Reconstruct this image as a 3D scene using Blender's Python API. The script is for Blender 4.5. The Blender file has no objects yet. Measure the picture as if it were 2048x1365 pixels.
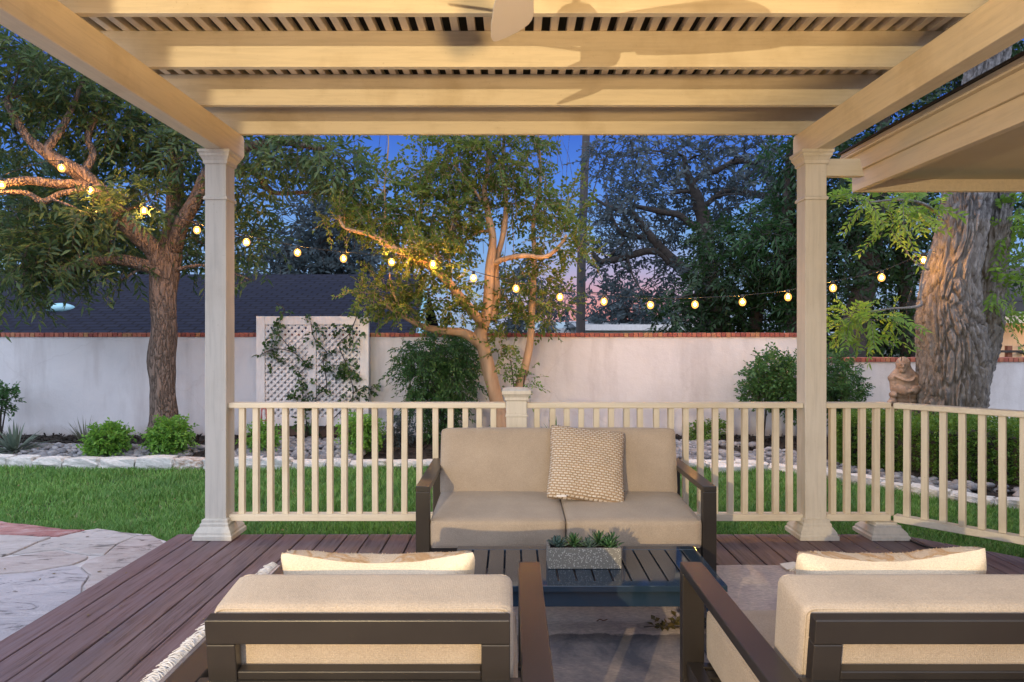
import bpy, bmesh, math, random
import numpy as np
from mathutils import Vector, Matrix, noise

SC = bpy.context.scene
COL = SC.collection
random.seed(7)
RNG = np.random.default_rng(7)
PI = math.pi
R = math.radians

# ------------------------------------------------------------------ camera
H, F = 1.35, 1365.0
cam_d = bpy.data.cameras.new('camera')
cam = bpy.data.objects.new('camera', cam_d)
COL.objects.link(cam)
cam.location = (0, 0, H)
cam.rotation_euler = (R(90), 0, 0)
cam_d.sensor_width = 36
cam_d.lens = 36 * F / 2048
cam_d.shift_y = -14.5 / 2048
cam_d.clip_start = 0.05
cam_d.clip_end = 800
SC.camera = cam

# ------------------------------------------------------------------ view + world (dusk sky)
SC.view_settings.view_transform = 'Standard'
SC.view_settings.look = 'None'
SC.view_settings.exposure = 0.0
SC.view_settings.gamma = 1.0
SC.cycles.use_denoising = True
SC.cycles.max_bounces = 7
SC.cycles.diffuse_bounces = 4
SC.cycles.glossy_bounces = 3
SC.cycles.transmission_bounces = 4
SC.cycles.sample_clamp_indirect = 6
SC.cycles.caustics_reflective = False
SC.cycles.caustics_refractive = False

FRONT_SKY, BACK_SKY = 1.2, 2.45
LAMP_MAIN, LAMP_SIDE, BULB_E = 960, 600, 1500
LAMP_COL = (1, .76, .41)


def build_world():
    w = bpy.data.worlds.new('World')
    SC.world = w
    w.use_nodes = True
    nt = w.node_tree
    nt.nodes.clear()
    N = nt.nodes.new
    L = nt.links.new
    tc = N('ShaderNodeTexCoord')
    sx = N('ShaderNodeSeparateXYZ')
    L(tc.outputs['Generated'], sx.inputs[0])
    rp = N('ShaderNodeValToRGB')
    e = rp.color_ramp.elements
    stops = [(0.0, (.62, .24, .22)), (.045, (.66, .30, .30)), (.085, (.42, .36, .52)), (.14, (.20, .36, .66)),
             (.21, (.085, .22, .66)), (.29, (.045, .13, .55)), (.6, (.10, .16, .42)), (1.0, (.2, .26, .45))]
    e[0].position, e[0].color = stops[0][0], (*stops[0][1], 1)
    e[1].position, e[1].color = stops[-1][0], (*stops[-1][1], 1)
    for p, c in stops[1:-1]:
        k = e.new(p)
        k.color = (*c, 1)
    L(sx.outputs['Z'], rp.inputs[0])
    rq = N('ShaderNodeValToRGB')
    q = rq.color_ramp.elements
    cool = [(0.0, (.30, .38, .52)), (.05, (.28, .40, .60)), (.10, (.22, .38, .66)), (.15, (.17, .34, .68)),
            (.21, (.085, .22, .66)), (.29, (.045, .13, .55)), (.6, (.10, .16, .42)), (1.0, (.2, .26, .45))]
    q[0].position, q[0].color = cool[0][0], (*cool[0][1], 1)
    q[1].position, q[1].color = cool[-1][0], (*cool[-1][1], 1)
    for p, c in cool[1:-1]:
        k = q.new(p)
        k.color = (*c, 1)
    L(sx.outputs['Z'], rq.inputs[0])
    az = N('ShaderNodeMath'); az.operation = 'SUBTRACT'; az.inputs[1].default_value = .14
    L(sx.outputs['X'], az.inputs[0])
    ab = N('ShaderNodeMath'); ab.operation = 'ABSOLUTE'
    L(az.outputs[0], ab.inputs[0])
    am = N('ShaderNodeMapRange'); am.interpolation_type = 'SMOOTHSTEP'
    am.inputs['From Min'].default_value = .03
    am.inputs['From Max'].default_value = .19
    L(ab.outputs[0], am.inputs['Value'])
    skm = N('ShaderNodeMix'); skm.data_type = 'RGBA'
    L(am.outputs[0], skm.inputs[0]); L(rp.outputs[0], skm.inputs[6]); L(rq.outputs[0], skm.inputs[7])
    # sky is brighter overhead and behind the viewer
    m1 = N('ShaderNodeMath'); m1.operation = 'MULTIPLY'; m1.inputs[1].default_value = .85
    L(sx.outputs['Z'], m1.inputs[0])
    m2 = N('ShaderNodeMath'); m2.operation = 'SUBTRACT'
    L(m1.outputs[0], m2.inputs[0]); L(sx.outputs['Y'], m2.inputs[1])
    mr = N('ShaderNodeMapRange'); mr.interpolation_type = 'SMOOTHSTEP'
    mr.inputs['From Min'].default_value = -.45
    mr.inputs['From Max'].default_value = .75
    L(m2.outputs[0], mr.inputs['Value'])
    b1 = N('ShaderNodeBackground'); b1.inputs[1].default_value = FRONT_SKY
    L(skm.outputs[2], b1.inputs[0])
    b2 = N('ShaderNodeBackground'); b2.inputs[0].default_value = (.70, .785, .98, 1); b2.inputs[1].default_value = BACK_SKY
    mx = N('ShaderNodeMixShader')
    L(mr.outputs[0], mx.inputs[0]); L(b1.outputs[0], mx.inputs[1]); L(b2.outputs[0], mx.inputs[2])
    out = N('ShaderNodeOutputWorld')
    L(mx.outputs[0], out.inputs[0])


build_world()


# ------------------------------------------------------------------ helpers
def W(px, py, Y):
    """photo pixel at depth Y (metres) -> world point"""
    return Vector(((px - 1023) / F * Y, Y, H - (py - 668) / F * Y))


def floor_pt(px, py, z=0.0):
    Y = (H - z) * F / (py - 668)
    return Vector(((px - 1023) / F * Y, Y, z))


def tag(o, label=None, cat=None, group=None, kind=None):
    if label: o['label'] = label
    if cat: o['category'] = cat
    if group: o['group'] = group
    if kind: o['kind'] = kind
    return o


def thing(name, loc, label, cat, group=None):
    o = bpy.data.objects.new(name, None)
    o.empty_display_size = .1
    COL.objects.link(o)
    o.location = loc
    return tag(o, label, cat, group)


def world_off(o):
    v = Vector((0, 0, 0))
    while o is not None:
        v += o.location
        o = o.parent
    return v


def link_mesh(name, me, mat, parent=None, smooth=False, bevel=0, loc=None, seg=2):
    o = bpy.data.objects.new(name, me)
    COL.objects.link(o)
    if mat is not None:
        for m in (mat if isinstance(mat, (list, tuple)) else [mat]):
            me.materials.append(m)
    if parent is not None:
        o.parent = parent
        o.location = -world_off(parent)
    if loc is not None:
        o.location = o.location + Vector(loc)
    if smooth:
        me.polygons.foreach_set('use_smooth', [True] * len(me.polygons))
    if bevel:
        b = o.modifiers.new('bevel', 'BEVEL')
        b.width = bevel
        b.segments = seg
        b.limit_method = 'ANGLE'
        b.angle_limit = R(40)
        b.harden_normals = False
    return o


class MB:
    """collects vertices and faces; build() links them as ONE mesh object"""

    def __init__(s):
        s.v, s.f = [], []

    def add(s, vs, fs):
        n = len(s.v)
        s.v.extend([tuple(p) for p in vs])
        s.f.extend([tuple(i + n for i in f) for f in fs])
        return s

    def box(s, x0, x1, y0, y1, z0, z1, M=None):
        vs = [Vector(p) for p in ((x0, y0, z0), (x1, y0, z0), (x1, y1, z0), (x0, y1, z0),
                                  (x0, y0, z1), (x1, y0, z1), (x1, y1, z1), (x0, y1, z1))]
        if M is not None: vs = [M @ p for p in vs]
        return s.add(vs, [(3, 2, 1, 0), (4, 5, 6, 7), (0, 1, 5, 4), (1, 2, 6, 5), (2, 3, 7, 6), (3, 0, 4, 7)])

    def bar(s, a, b, w, h):
        """rectangular bar from a to b, w = horizontal width, h = height"""
        a, b = Vector(a), Vector(b)
        d = (b - a)
        L_ = d.length
        d.normalize()
        up = Vector((0, 0, 1)) if abs(d.z) < .95 else Vector((0, 1, 0))
        sd = d.cross(up).normalized()
        up = sd.cross(d).normalized()
        M = Matrix((sd, d, up)).transposed().to_4x4()
        M.translation = a
        return s.box(-w / 2, w / 2, 0, L_, -h / 2, h / 2, M)

    def sqlathe(s, cx, cy, prof, rot=0):
        """square profile: list of (half width, z)"""
        n = len(prof)
        vs = []
        for hw, z in prof:
            for sx, sy in ((-1, -1), (1, -1), (1, 1), (-1, 1)):
                x, y = sx * hw, sy * hw
                vs.append((cx + x * math.cos(rot) - y * math.sin(rot), cy + x * math.sin(rot) + y * math.cos(rot), z))
        fs = [(3, 2, 1, 0)]
        for i in range(n - 1):
            for k in range(4):
                k2 = (k + 1) % 4
                fs.append((i * 4 + k, i * 4 + k2, i * 4 + 4 + k2, i * 4 + 4 + k))
        fs.append(tuple((n - 1) * 4 + k for k in range(4)))
        return s.add(vs, fs)

    def lathe(s, c, prof, n=20, axis='z'):
        vs = []
        for r, z in prof:
            for k in range(n):
                a = 2 * PI * k / n
                p = (r * math.cos(a), r * math.sin(a), z)
                if axis == 'y': p = (p[0], p[2], p[1])
                vs.append((c[0] + p[0], c[1] + p[1], c[2] + p[2]))
        fs = []
        m = len(prof)
        for i in range(m - 1):
            for k in range(n):
                k2 = (k + 1) % n
                fs.append((i * n + k, i * n + k2, i * n + n + k2, i * n + n + k))
        fs.append(tuple(reversed(range(n))))
        fs.append(tuple((m - 1) * n + k for k in range(n)))
        return s.add(vs, fs)

    def prism(s, pts, axis, a, b):
        """polygon pts (2-D) extruded along axis between a and b; axis x: pts=(y,z); y: (x,z); z: (x,y)"""
        n = len(pts)
        def mk(p, t):
            return {'x': (t, p[0], p[1]), 'y': (p[0], t, p[1]), 'z': (p[0], p[1], t)}[axis]
        vs = [mk(p, a) for p in pts] + [mk(p, b) for p in pts]
        fs = [tuple(reversed(range(n))), tuple(range(n, 2 * n))]
        for k in range(n):
            k2 = (k + 1) % n
            fs.append((k, k2, n + k2, n + k))
        return s.add(vs, fs)

    def tube(s, pts, rad, n=8, smooth=True, jitter=0.0):
        P, Rd = spline(pts, rad) if smooth and len(pts) > 2 else ([Vector(p) for p in pts], list(rad) if hasattr(rad, '__len__') else [rad] * len(pts))
        m = len(P)
        vs = []
        ref = None
        for i in range(m):
            t = (P[min(i + 1, m - 1)] - P[max(i - 1, 0)])
            if t.length < 1e-9: t = Vector((0, 0, 1))
            t.normalize()
            if ref is None:
                ref = Vector((1, 0, 0)) if abs(t.x) < .8 else Vector((0, 1, 0))
            u = (ref - t * ref.dot(t)).normalized()
            ref = u
            w = t.cross(u)
            for k in range(n):
                a = 2 * PI * k / n
                rr = Rd[i] * (1 + (jitter * noise.noise(Vector((P[i].x * 3 + math.cos(a), P[i].y * 3 + math.sin(a), P[i].z * 3))) if jitter else 0))
                vs.append(P[i] + u * math.cos(a) * rr + w * math.sin(a) * rr)
        fs = []
        for i in range(m - 1):
            for k in range(n):
                k2 = (k + 1) % n
                fs.append((i * n + k, i * n + k2, i * n + n + k2, i * n + n + k))
        fs.append(tuple(reversed(range(n))))
        fs.append(tuple((m - 1) * n + k for k in range(n)))
        return s.add(vs, fs)

    def build(s, name, mat, parent=None, smooth=False, bevel=0, seg=2):
        me = bpy.data.meshes.new(name)
        me.from_pydata(s.v, [], s.f)
        me.update()
        bm = bmesh.new()
        bm.from_mesh(me)
        bmesh.ops.recalc_face_normals(bm, faces=bm.faces)
        bm.to_mesh(me)
        bm.free()
        return link_mesh(name, me, mat, parent, smooth, bevel, seg=seg)


def spline(pts, rad, sub=6):
    P = [Vector(p) for p in pts]
    rad = list(rad) if hasattr(rad, '__len__') else [rad] * len(P)
    out, ro = [], []
    for i in range(len(P) - 1):
        p0, p1, p2, p3 = P[max(i - 1, 0)], P[i], P[i + 1], P[min(i + 2, len(P) - 1)]
        for k in range(sub):
            t = k / sub
            out.append(.5 * ((2 * p1) + (p2 - p0) * t + (2 * p0 - 5 * p1 + 4 * p2 - p3) * t * t + (3 * p1 - p0 - 3 * p2 + p3) * t ** 3))
            ro.append(rad[i] * (1 - t) + rad[i + 1] * t)
    out.append(P[-1]); ro.append(rad[-1])
    return out, ro


def np_mesh(name, verts, faces, mat, parent=None, smooth=False):
    """verts Nx3, faces MxK numpy arrays"""
    me = bpy.data.meshes.new(name)
    V = np.asarray(verts, dtype=np.float32)
    Fc = np.asarray(faces, dtype=np.int32)
    k = Fc.shape[1]
    me.vertices.add(len(V))
    me.vertices.foreach_set('co', V.ravel())
    me.loops.add(Fc.size)
    me.loops.foreach_set('vertex_index', Fc.ravel())
    me.polygons.add(len(Fc))
    me.polygons.foreach_set('loop_start', np.arange(0, Fc.size, k, dtype=np.int32))
    me.update(calc_edges=True)
    me.validate()
    return link_mesh(name, me, mat, parent, smooth)


def nrm(a):
    return a / (np.linalg.norm(a, axis=-1, keepdims=True) + 1e-9)


# ------------------------------------------------------------------ materials
def new_mat(name):
    m = bpy.data.materials.new(name)
    m.use_nodes = True
    nt = m.node_tree
    b = nt.nodes['Principled BSDF']
    return m, nt, nt.nodes.new, nt.links.new, b


def coord(nt, kind='Object', scale=(1, 1, 1), rot=(0, 0, 0)):
    N, L = nt.nodes.new, nt.links.new
    tc = N('ShaderNodeTexCoord')
    mp = N('ShaderNodeMapping')
    mp.inputs['Scale'].default_value = scale
    mp.inputs['Rotation'].default_value = rot
    L(tc.outputs[kind], mp.inputs[0])
    return mp.outputs[0]


def noise_n(nt, vec, scale, detail=4, rough=.55, dist=0):
    n = nt.nodes.new('ShaderNodeTexNoise')
    n.inputs['Scale'].default_value = scale
    n.inputs['Detail'].default_value = detail
    n.inputs['Roughness'].default_value = rough
    n.inputs['Distortion'].default_value = dist
    if vec is not None: nt.links.new(vec, n.inputs['Vector'])
    return n.outputs['Fac']


def ramp(nt, fac, stops, mode='LINEAR'):
    r = nt.nodes.new('ShaderNodeValToRGB')
    r.color_ramp.interpolation = mode
    e = r.color_ramp.elements
    e[0].position, e[0].color = stops[0][0], (*stops[0][1], 1)
    e[1].position, e[1].color = stops[-1][0], (*stops[-1][1], 1)
    for p, c in stops[1:-1]:
        k = e.new(p)
        k.color = (*c, 1)
    nt.links.new(fac, r.inputs[0])
    return r.outputs[0]


def mixc(nt, fac, a, b, blend='MIX'):
    m = nt.nodes.new('ShaderNodeMix')
    m.data_type = 'RGBA'
    m.blend_type = blend
    for sock, val in ((m.inputs[0], fac), (m.inputs[6], a), (m.inputs[7], b)):
        if isinstance(val, (int, float)): sock.default_value = val
        elif isinstance(val, tuple): sock.default_value = (*val, 1)
        else: nt.links.new(val, sock)
    return m.outputs[2]


def mth(nt, op, a, b=None):
    m = nt.nodes.new('ShaderNodeMath')
    m.operation = op
    for i, val in enumerate((a, b)):
        if val is None: continue
        if isinstance(val, (int, float)): m.inputs[i].default_value = val
        else: nt.links.new(val, m.inputs[i])
    return m.outputs[0]


def bump(nt, b, height, strength=.3, dist=.01):
    bp = nt.nodes.new('ShaderNodeBump')
    bp.inputs['Strength'].default_value = strength
    bp.inputs['Distance'].default_value = dist
    nt.links.new(height, bp.inputs['Height'])
    nt.links.new(bp.outputs[0], b.inputs['Normal'])


def painted(name, base, grain=(1, 1, 1), wear=.75, rough=.55):
    """painted timber: grain, faint knots, dirt"""
    m, nt, N, L, b = new_mat(name)
    v = coord(nt, 'Object', grain)
    g = noise_n(nt, v, 40, 5, .65, .6)
    v2 = coord(nt, 'Object')
    d = noise_n(nt, v2, 2.3, 6, .6)
    dk = tuple(c * .87 for c in base)
    st = (base[0] * .62, base[1] * .56, base[2] * .46)
    c = ramp(nt, g, [(.3, dk), (.55, base), (1, tuple(min(1, x * 1.05) for x in base))])
    c = mixc(nt, mth(nt, 'MULTIPLY', ramp(nt, d, [(.5, (0, 0, 0)), (.78, (1, 1, 1))]), wear), c, st)
    spk = noise_n(nt, v2, 85, 2, .5)
    c = mixc(nt, mth(nt, 'MULTIPLY', ramp(nt, spk, [(.70, (0, 0, 0)), (.76, (1, 1, 1))]), .45), c, st)
    L(c, b.inputs['Base Color'])
    b.inputs['Roughness'].default_value = rough
    bump(nt, b, g, .28, .006)
    return m


def simple(name, c1, c2=None, scale=8, rough=.6, bs=.2, bd=.004, bscale=None, metallic=0, detail=4, stretch=(1, 1, 1), spec=.5):
    m, nt, N, L, b = new_mat(name)
    v = coord(nt, 'Object', stretch)
    n1 = noise_n(nt, v, scale, detail)
    L(ramp(nt, n1, [(.3, c1), (.7, c2 or c1)]), b.inputs['Base Color'])
    b.inputs['Roughness'].default_value = rough
    b.inputs['Metallic'].default_value = metallic
    b.inputs['Specular IOR Level'].default_value = spec
    if bs: bump(nt, b, noise_n(nt, v, bscale or scale * 4, 4), bs, bd)
    return m


def leafmat(name, cols, trans=.35, rough=.45, tcol=None):
    m, nt, N, L, b = new_mat(name)
    g = N('ShaderNodeNewGeometry')
    n = len(cols)
    c = ramp(nt, g.outputs['Random Per Island'], [(i / (n - 1), cc) for i, cc in enumerate(cols)])
    L(c, b.inputs['Base Color'])
    b.inputs['Roughness'].default_value = rough
    b.inputs['Specular IOR Level'].default_value = .35
    t = N('ShaderNodeBsdfTranslucent')
    tc = mixc(nt, .6, c, tcol or tuple(min(1, x * 1.6) for x in cols[-1]))
    L(tc, t.inputs[0])
    mx = N('ShaderNodeMixShader')
    mx.inputs[0].default_value = trans
    L(b.outputs[0], mx.inputs[1]); L(t.outputs[0], mx.inputs[2])
    L(mx.outputs[0], nt.nodes['Material Output'].inputs[0])
    return m


def barkmat(name, dark, light, scale=9, stretch=(1, 1, .22), bs=1.0, bd=.03):
    m, nt, N, L, b = new_mat(name)
    v = coord(nt, 'Object', stretch)
    vo = N('ShaderNodeTexVoronoi')
    vo.feature = 'DISTANCE_TO_EDGE'
    vo.inputs['Scale'].default_value = scale
    nz = N('ShaderNodeTexNoise'); nz.inputs['Scale'].default_value = scale * .8; nz.inputs['Detail'].default_value = 4
    L(v, nz.inputs['Vector'])
    add = N('ShaderNodeMix'); add.data_type = 'VECTOR'; add.inputs[0].default_value = .25
    L(v, add.inputs[4]); L(nz.outputs['Color'], add.inputs[5])
    L(add.outputs[1], vo.inputs['Vector'])
    fine = noise_n(nt, v, scale * 6, 5, .7)
    h = mth(nt, 'ADD', ramp(nt, vo.outputs['Distance'], [(0, (0, 0, 0)), (.25, (1, 1, 1))]), mth(nt, 'MULTIPLY', fine, .7))
    L(ramp(nt, h, [(.25, dark), (1.3 / 1.7, light)]), b.inputs['Base Color'])
    b.inputs['Roughness'].default_value = .9
    b.inputs['Specular IOR Level'].default_value = .15
    bump(nt, b, h, bs, bd)
    return m


def fabric(name, base, scale=420, var=.15):
    m, nt, N, L, b = new_mat(name)
    v = coord(nt, 'Object')
    w1 = N('ShaderNodeTexWave'); w1.bands_direction = 'X'; w1.inputs['Scale'].default_value = scale / 6; w1.inputs['Distortion'].default_value = 1.5; w1.inputs['Detail'].default_value = 1
    w2 = N('ShaderNodeTexWave'); w2.bands_direction = 'Z'; w2.inputs['Scale'].default_value = scale / 6; w2.inputs['Distortion'].default_value = 1.5; w2.inputs['Detail'].default_value = 1
    L(v, w1.inputs['Vector']); L(v, w2.inputs['Vector'])
    wv = mth(nt, 'ADD', w1.outputs['Fac'], w2.outputs['Fac'])
    blot = noise_n(nt, v, 5, 5, .6)
    fine = noise_n(nt, v, 260, 2, .6)
    mix = mth(nt, 'ADD', mth(nt, 'MULTIPLY', fine, .6), mth(nt, 'MULTIPLY', blot, .4))
    lo = tuple(c * (1 - var * 1.7) for c in base)
    hi = tuple(min(1, c * (1 + var)) for c in base)
    L(ramp(nt, mix, [(.32, lo), (.68, hi)]), b.inputs['Base Color'])
    b.inputs['Roughness'].default_value = .95
    b.inputs['Specular IOR Level'].default_value = .12
    b.inputs['Sheen Weight'].default_value = .15
    bump(nt, b, mth(nt, 'ADD', mth(nt, 'MULTIPLY', fine, .6), mth(nt, 'ADD', mth(nt, 'MULTIPLY', wv, .12), mth(nt, 'MULTIPLY', blot, 3.5))), .45, .004)
    return m


CREAM = (.69, .62, .51)
M = {}
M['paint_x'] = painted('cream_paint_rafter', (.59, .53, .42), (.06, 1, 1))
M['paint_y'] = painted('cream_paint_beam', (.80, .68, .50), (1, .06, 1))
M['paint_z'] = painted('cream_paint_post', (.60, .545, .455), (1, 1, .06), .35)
M['rail_x'] = painted('cream_paint_rail', (.68, .60, .46), (.06, 1, 1), .55)
M['balus'] = painted('cream_paint_baluster', (.66, .58, .44), (1, 1, .06), .75)
M['eave'] = painted('tan_paint_eave', (.70, .59, .44), (1, .06, 1), .25)
M['soffit'] = simple('soffit_paint', (.62, .53, .38), (.68, .58, .42), 3, .7, .15, .002, 120)
M['lattice_paint'] = painted('white_paint', (.74, .70, .68), (1, 1, .2), .3)
M['metal'] = simple('bronze_metal', (.020, .016, .0135), (.027, .022, .018), 6, .33, .06, .001, 500)
M['table_metal'] = simple('sky_tinted_charcoal', (.016, .032, .052), (.022, .040, .064), 5, .06, .015, .0005, 60, spec=.8)  # bluish tint of the reflected sky put into the charcoal base colour
M['cushion'] = fabric('taupe_fabric', (.40, .322, .245))
M['cream_fabric'] = fabric('cream_fabric', (.66, .55, .40))
M['dark_roof'] = simple('dark_panel', (.035, .028, .022), (.05, .04, .03), 4, .8)
M['fan_white'] = simple('fan_white', (.66, .62, .58), (.70, .66, .62), 3, .4, .03, .001)
M['soil'] = simple('mulch_soil', (.012, .009, .007), (.035, .024, .018), 22, .95, 1.0, .03, 60)
M['mulch'] = simple('mulch_chips', (.010, .008, .006), (.040, .027, .02), 30, .9, .3)
M['wire'] = simple('black_cable', (.012, .012, .012), None, 5, .5, 0)
M['socket'] = simple('black_socket', (.015, .014, .013), None, 5, .4, 0)
M['pole'] = simple('weathered_pole', (.05, .042, .04), (.09, .075, .068), 3, .9, .4, .01, 30, stretch=(4, 4, .2))
M['limestone'] = simple('limestone', (.52, .49, .45), (.72, .69, .65), 9, .9, .8, .012, 26)
M['lime_rust'] = simple('rusty_limestone', (.30, .17, .09), (.70, .66, .62), 7, .9, .8, .012, 26)
M['pebble'] = None


def stucco():
    m, nt, N, L, b = new_mat('white_stucco')
    v = coord(nt, 'Object')
    blot = noise_n(nt, v, .9, 7, .65, .4)
    streak = noise_n(nt, coord(nt, 'Object', (2.2, 2.2, .35)), 1.6, 6, .6)
    c = ramp(nt, blot, [(.3, (.54, .525, .535)), (.5, (.62, .605, .615)), (.75, (.68, .665, .67))])
    c = mixc(nt, mth(nt, 'MULTIPLY', ramp(nt, streak, [(.50, (0, 0, 0)), (.70, (1, 1, 1))]), .6), c, (.45, .42, .42))
    sz = N('ShaderNodeSeparateXYZ'); L(v, sz.inputs[0])
    spl = mth(nt, 'ADD', sz.outputs['Z'], mth(nt, 'MULTIPLY', noise_n(nt, coord(nt, 'Object', (1, 1, .4)), 5, 6, .7), -.35))
    c = mixc(nt, mth(nt, 'MULTIPLY', ramp(nt, mth(nt, 'ADD', spl, .5), [(.30, (1, 1, 1)), (.44, (0, 0, 0))]), .55), c, (.30, .25, .22))
    # damp stain low on the wall and hairline cracks
    vo = N('ShaderNodeTexVoronoi'); vo.feature = 'DISTANCE_TO_EDGE'; vo.inputs['Scale'].default_value = .8
    nz = N('ShaderNodeTexNoise'); nz.inputs['Scale'].default_value = 2.5; nz.inputs['Detail'].default_value = 5
    L(v, nz.inputs['Vector'])
    mv = N('ShaderNodeMix'); mv.data_type = 'VECTOR'; mv.inputs[0].default_value = .3
    L(v, mv.inputs[4]); L(nz.outputs['Color'], mv.inputs[5]); L(mv.outputs[1], vo.inputs['Vector'])
    c = mixc(nt, mth(nt, 'MULTIPLY', ramp(nt, vo.outputs['Distance'], [(0, (1, 1, 1)), (.008, (0, 0, 0))]), .25), c, (.45, .42, .42))
    L(c, b.inputs['Base Color'])
    b.inputs['Roughness'].default_value = .95
    b.inputs['Specular IOR Level'].default_value = .1
    bump(nt, b, mth(nt, 'ADD', noise_n(nt, v, 9, 6, .6), mth(nt, 'MULTIPLY', noise_n(nt, v, 90, 3), .3)), .35, .02)
    return m


def brickcap():
    m, nt, N, L, b = new_mat('red_brick')
    g = N('ShaderNodeNewGeometry')
    c = ramp(nt, g.outputs['Random Per Island'], [(0, (.24, .06, .05)), (.4, (.36, .10, .07)), (.8, (.46, .16, .10)), (1, (.42, .22, .10))])
    v = coord(nt, 'Object')
    c = mixc(nt, mth(nt, 'MULTIPLY', noise_n(nt, v, 35, 4), .35), c, (.10, .05, .04))
    L(c, b.inputs['Base Color'])
    b.inputs['Roughness'].default_value = .9
    bump(nt, b, noise_n(nt, v, 60, 4), .4, .005)
    return m


def deckmat():
    m, nt, N, L, b = new_mat('stained_deck_boards')
    g = N('ShaderNodeNewGeometry')
    v = coord(nt, 'Object', (1, .045, 1))
    # each board gets its own grain
    ad = N('ShaderNodeVectorMath'); ad.operation = 'ADD'
    cb = N('ShaderNodeCombineXYZ')
    L(mth(nt, 'MULTIPLY', g.outputs['Random Per Island'], 37.0), cb.inputs[1])
    L(v, ad.inputs[0]); L(cb.outputs[0], ad.inputs[1])
    gr = noise_n(nt, ad.outputs[0], 60, 6, .7, .8)
    base = ramp(nt, g.outputs['Random Per Island'], [(0, (.062, .031, .034)), (.5, (.096, .043, .042)), (1, (.128, .058, .052))])
    c = mixc(nt, ramp(nt, gr, [(.35, (0, 0, 0)), (.72, (1, 1, 1))]), base, (.20, .15, .17), 'MIX')
    c = mixc(nt, ramp(nt, gr, [(.30, (1, 1, 1)), (.46, (0, 0, 0))]), c, (.035, .018, .018))
    worn = noise_n(nt, coord(nt, 'Object', (1, .5, 1)), 1.4, 5, .6)
    c = mixc(nt, mth(nt, 'MULTIPLY', ramp(nt, worn, [(.48, (0, 0, 0)), (.70, (1, 1, 1))]), .55), c, (.10, .085, .085))
    L(c, b.inputs['Base Color'])
    L(ramp(nt, gr, [(.2, (.42, .42, .42)), (.8, (.68, .68, .68))]), b.inputs['Roughness'])
    bump(nt, b, gr, .4, .004)
    return m


def flagmat(kind, c1, c2):
    m, nt, N, L, b = new_mat('flagstone_' + kind)
    v = coord(nt, 'Object')
    lay = noise_n(nt, coord(nt, 'Object', (.55, 1.7, 1), (0, 0, R(-12))), 6, 9, .72, 1.6)
    blot = noise_n(nt, v, 1.7, 6, .62, .5)
    st = ramp(nt, blot, [(.32, c1), (.66, c2)])
    st = mixc(nt, ramp(nt, lay, [(.36, (1, 1, 1)), (.45, (0, 0, 0))]), st, tuple(c * .30 for c in c1))
    st = mixc(nt, mth(nt, 'MULTIPLY', ramp(nt, lay, [(.52, (0, 0, 0)), (.66, (1, 1, 1))]), .6), st, (.56, .52, .52))
    st = mixc(nt, mth(nt, 'MULTIPLY', ramp(nt, noise_n(nt, v, .9, 5, .6), [(.52, (0, 0, 0)), (.68, (1, 1, 1))]), .5), st, (.20, .22, .27) if kind == 'blue' else (.38, .25, .22))
    L(st, b.inputs['Base Color'])
    b.inputs['Roughness'].default_value = .7
    bump(nt, b, mth(nt, 'ADD', lay, mth(nt, 'MULTIPLY', noise_n(nt, v, 40, 5, .7), .35)), .8, .02)
    return m


def rugmat():
    m, nt, N, L, b = new_mat('worn_rug')
    v = coord(nt, 'Object')
    sep = N('ShaderNodeSeparateXYZ'); L(v, sep.inputs[0])
    wob = mth(nt, 'MULTIPLY', noise_n(nt, v, 7, 5, .7), .10)
    yy = mth(nt, 'ADD', sep.outputs['Y'], wob)
    blot = noise_n(nt, coord(nt, 'Object', (1, .8, 1)), 3.2, 6, .68, .6)
    blot2 = noise_n(nt, v, 1.3, 6, .6, .4)
    pale = ramp(nt, blot, [(.30, (.50, .41, .41)), (.45, (.70, .58, .54)), (.62, (.78, .66, .58))])
    grey = ramp(nt, blot, [(.34, (.10, .10, .115)), (.48, (.24, .205, .20)), (.66, (.38, .31, .27))])
    band = ramp(nt, mth(nt, 'DIVIDE', yy, 4.2), [(3.085 / 4.2, (1, 1, 1)), (3.095 / 4.2, (0, 0, 0))])
    c = mixc(nt, band, pale, grey)
    ink = ramp(nt, noise_n(nt, v, 4.2, 4, .5, .3), [(.30, (1, 1, 1)), (.36, (0, 0, 0))])
    c = mixc(nt, mth(nt, 'MULTIPLY', ink, .55), c, (.15, .14, .17))
    fine = noise_n(nt, coord(nt, 'Object', (.25, 1, 1)), 170, 3, .65)
    rib = N('ShaderNodeTexWave'); rib.bands_direction = 'Y'; rib.inputs['Scale'].default_value = 42; rib.inputs['Distortion'].default_value = 1.2; rib.inputs['Detail'].default_value = 2
    L(v, rib.inputs['Vector'])
    c = mixc(nt, mth(nt, 'MULTIPLY', ramp(nt, fine, [(.42, (1, 1, 1)), (.6, (0, 0, 0))]), .35), c, (.12, .10, .10))
    c = mixc(nt, mth(nt, 'MULTIPLY', rib.outputs['Fac'], .16), c, (.08, .07, .07))
    L(c, b.inputs['Base Color'])
    b.inputs['Roughness'].default_value = .95
    b.inputs['Specular IOR Level'].default_value = .1
    bump(nt, b, mth(nt, 'ADD', fine, mth(nt, 'MULTIPLY', blot2, 2)), .5, .006)
    return m


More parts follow.
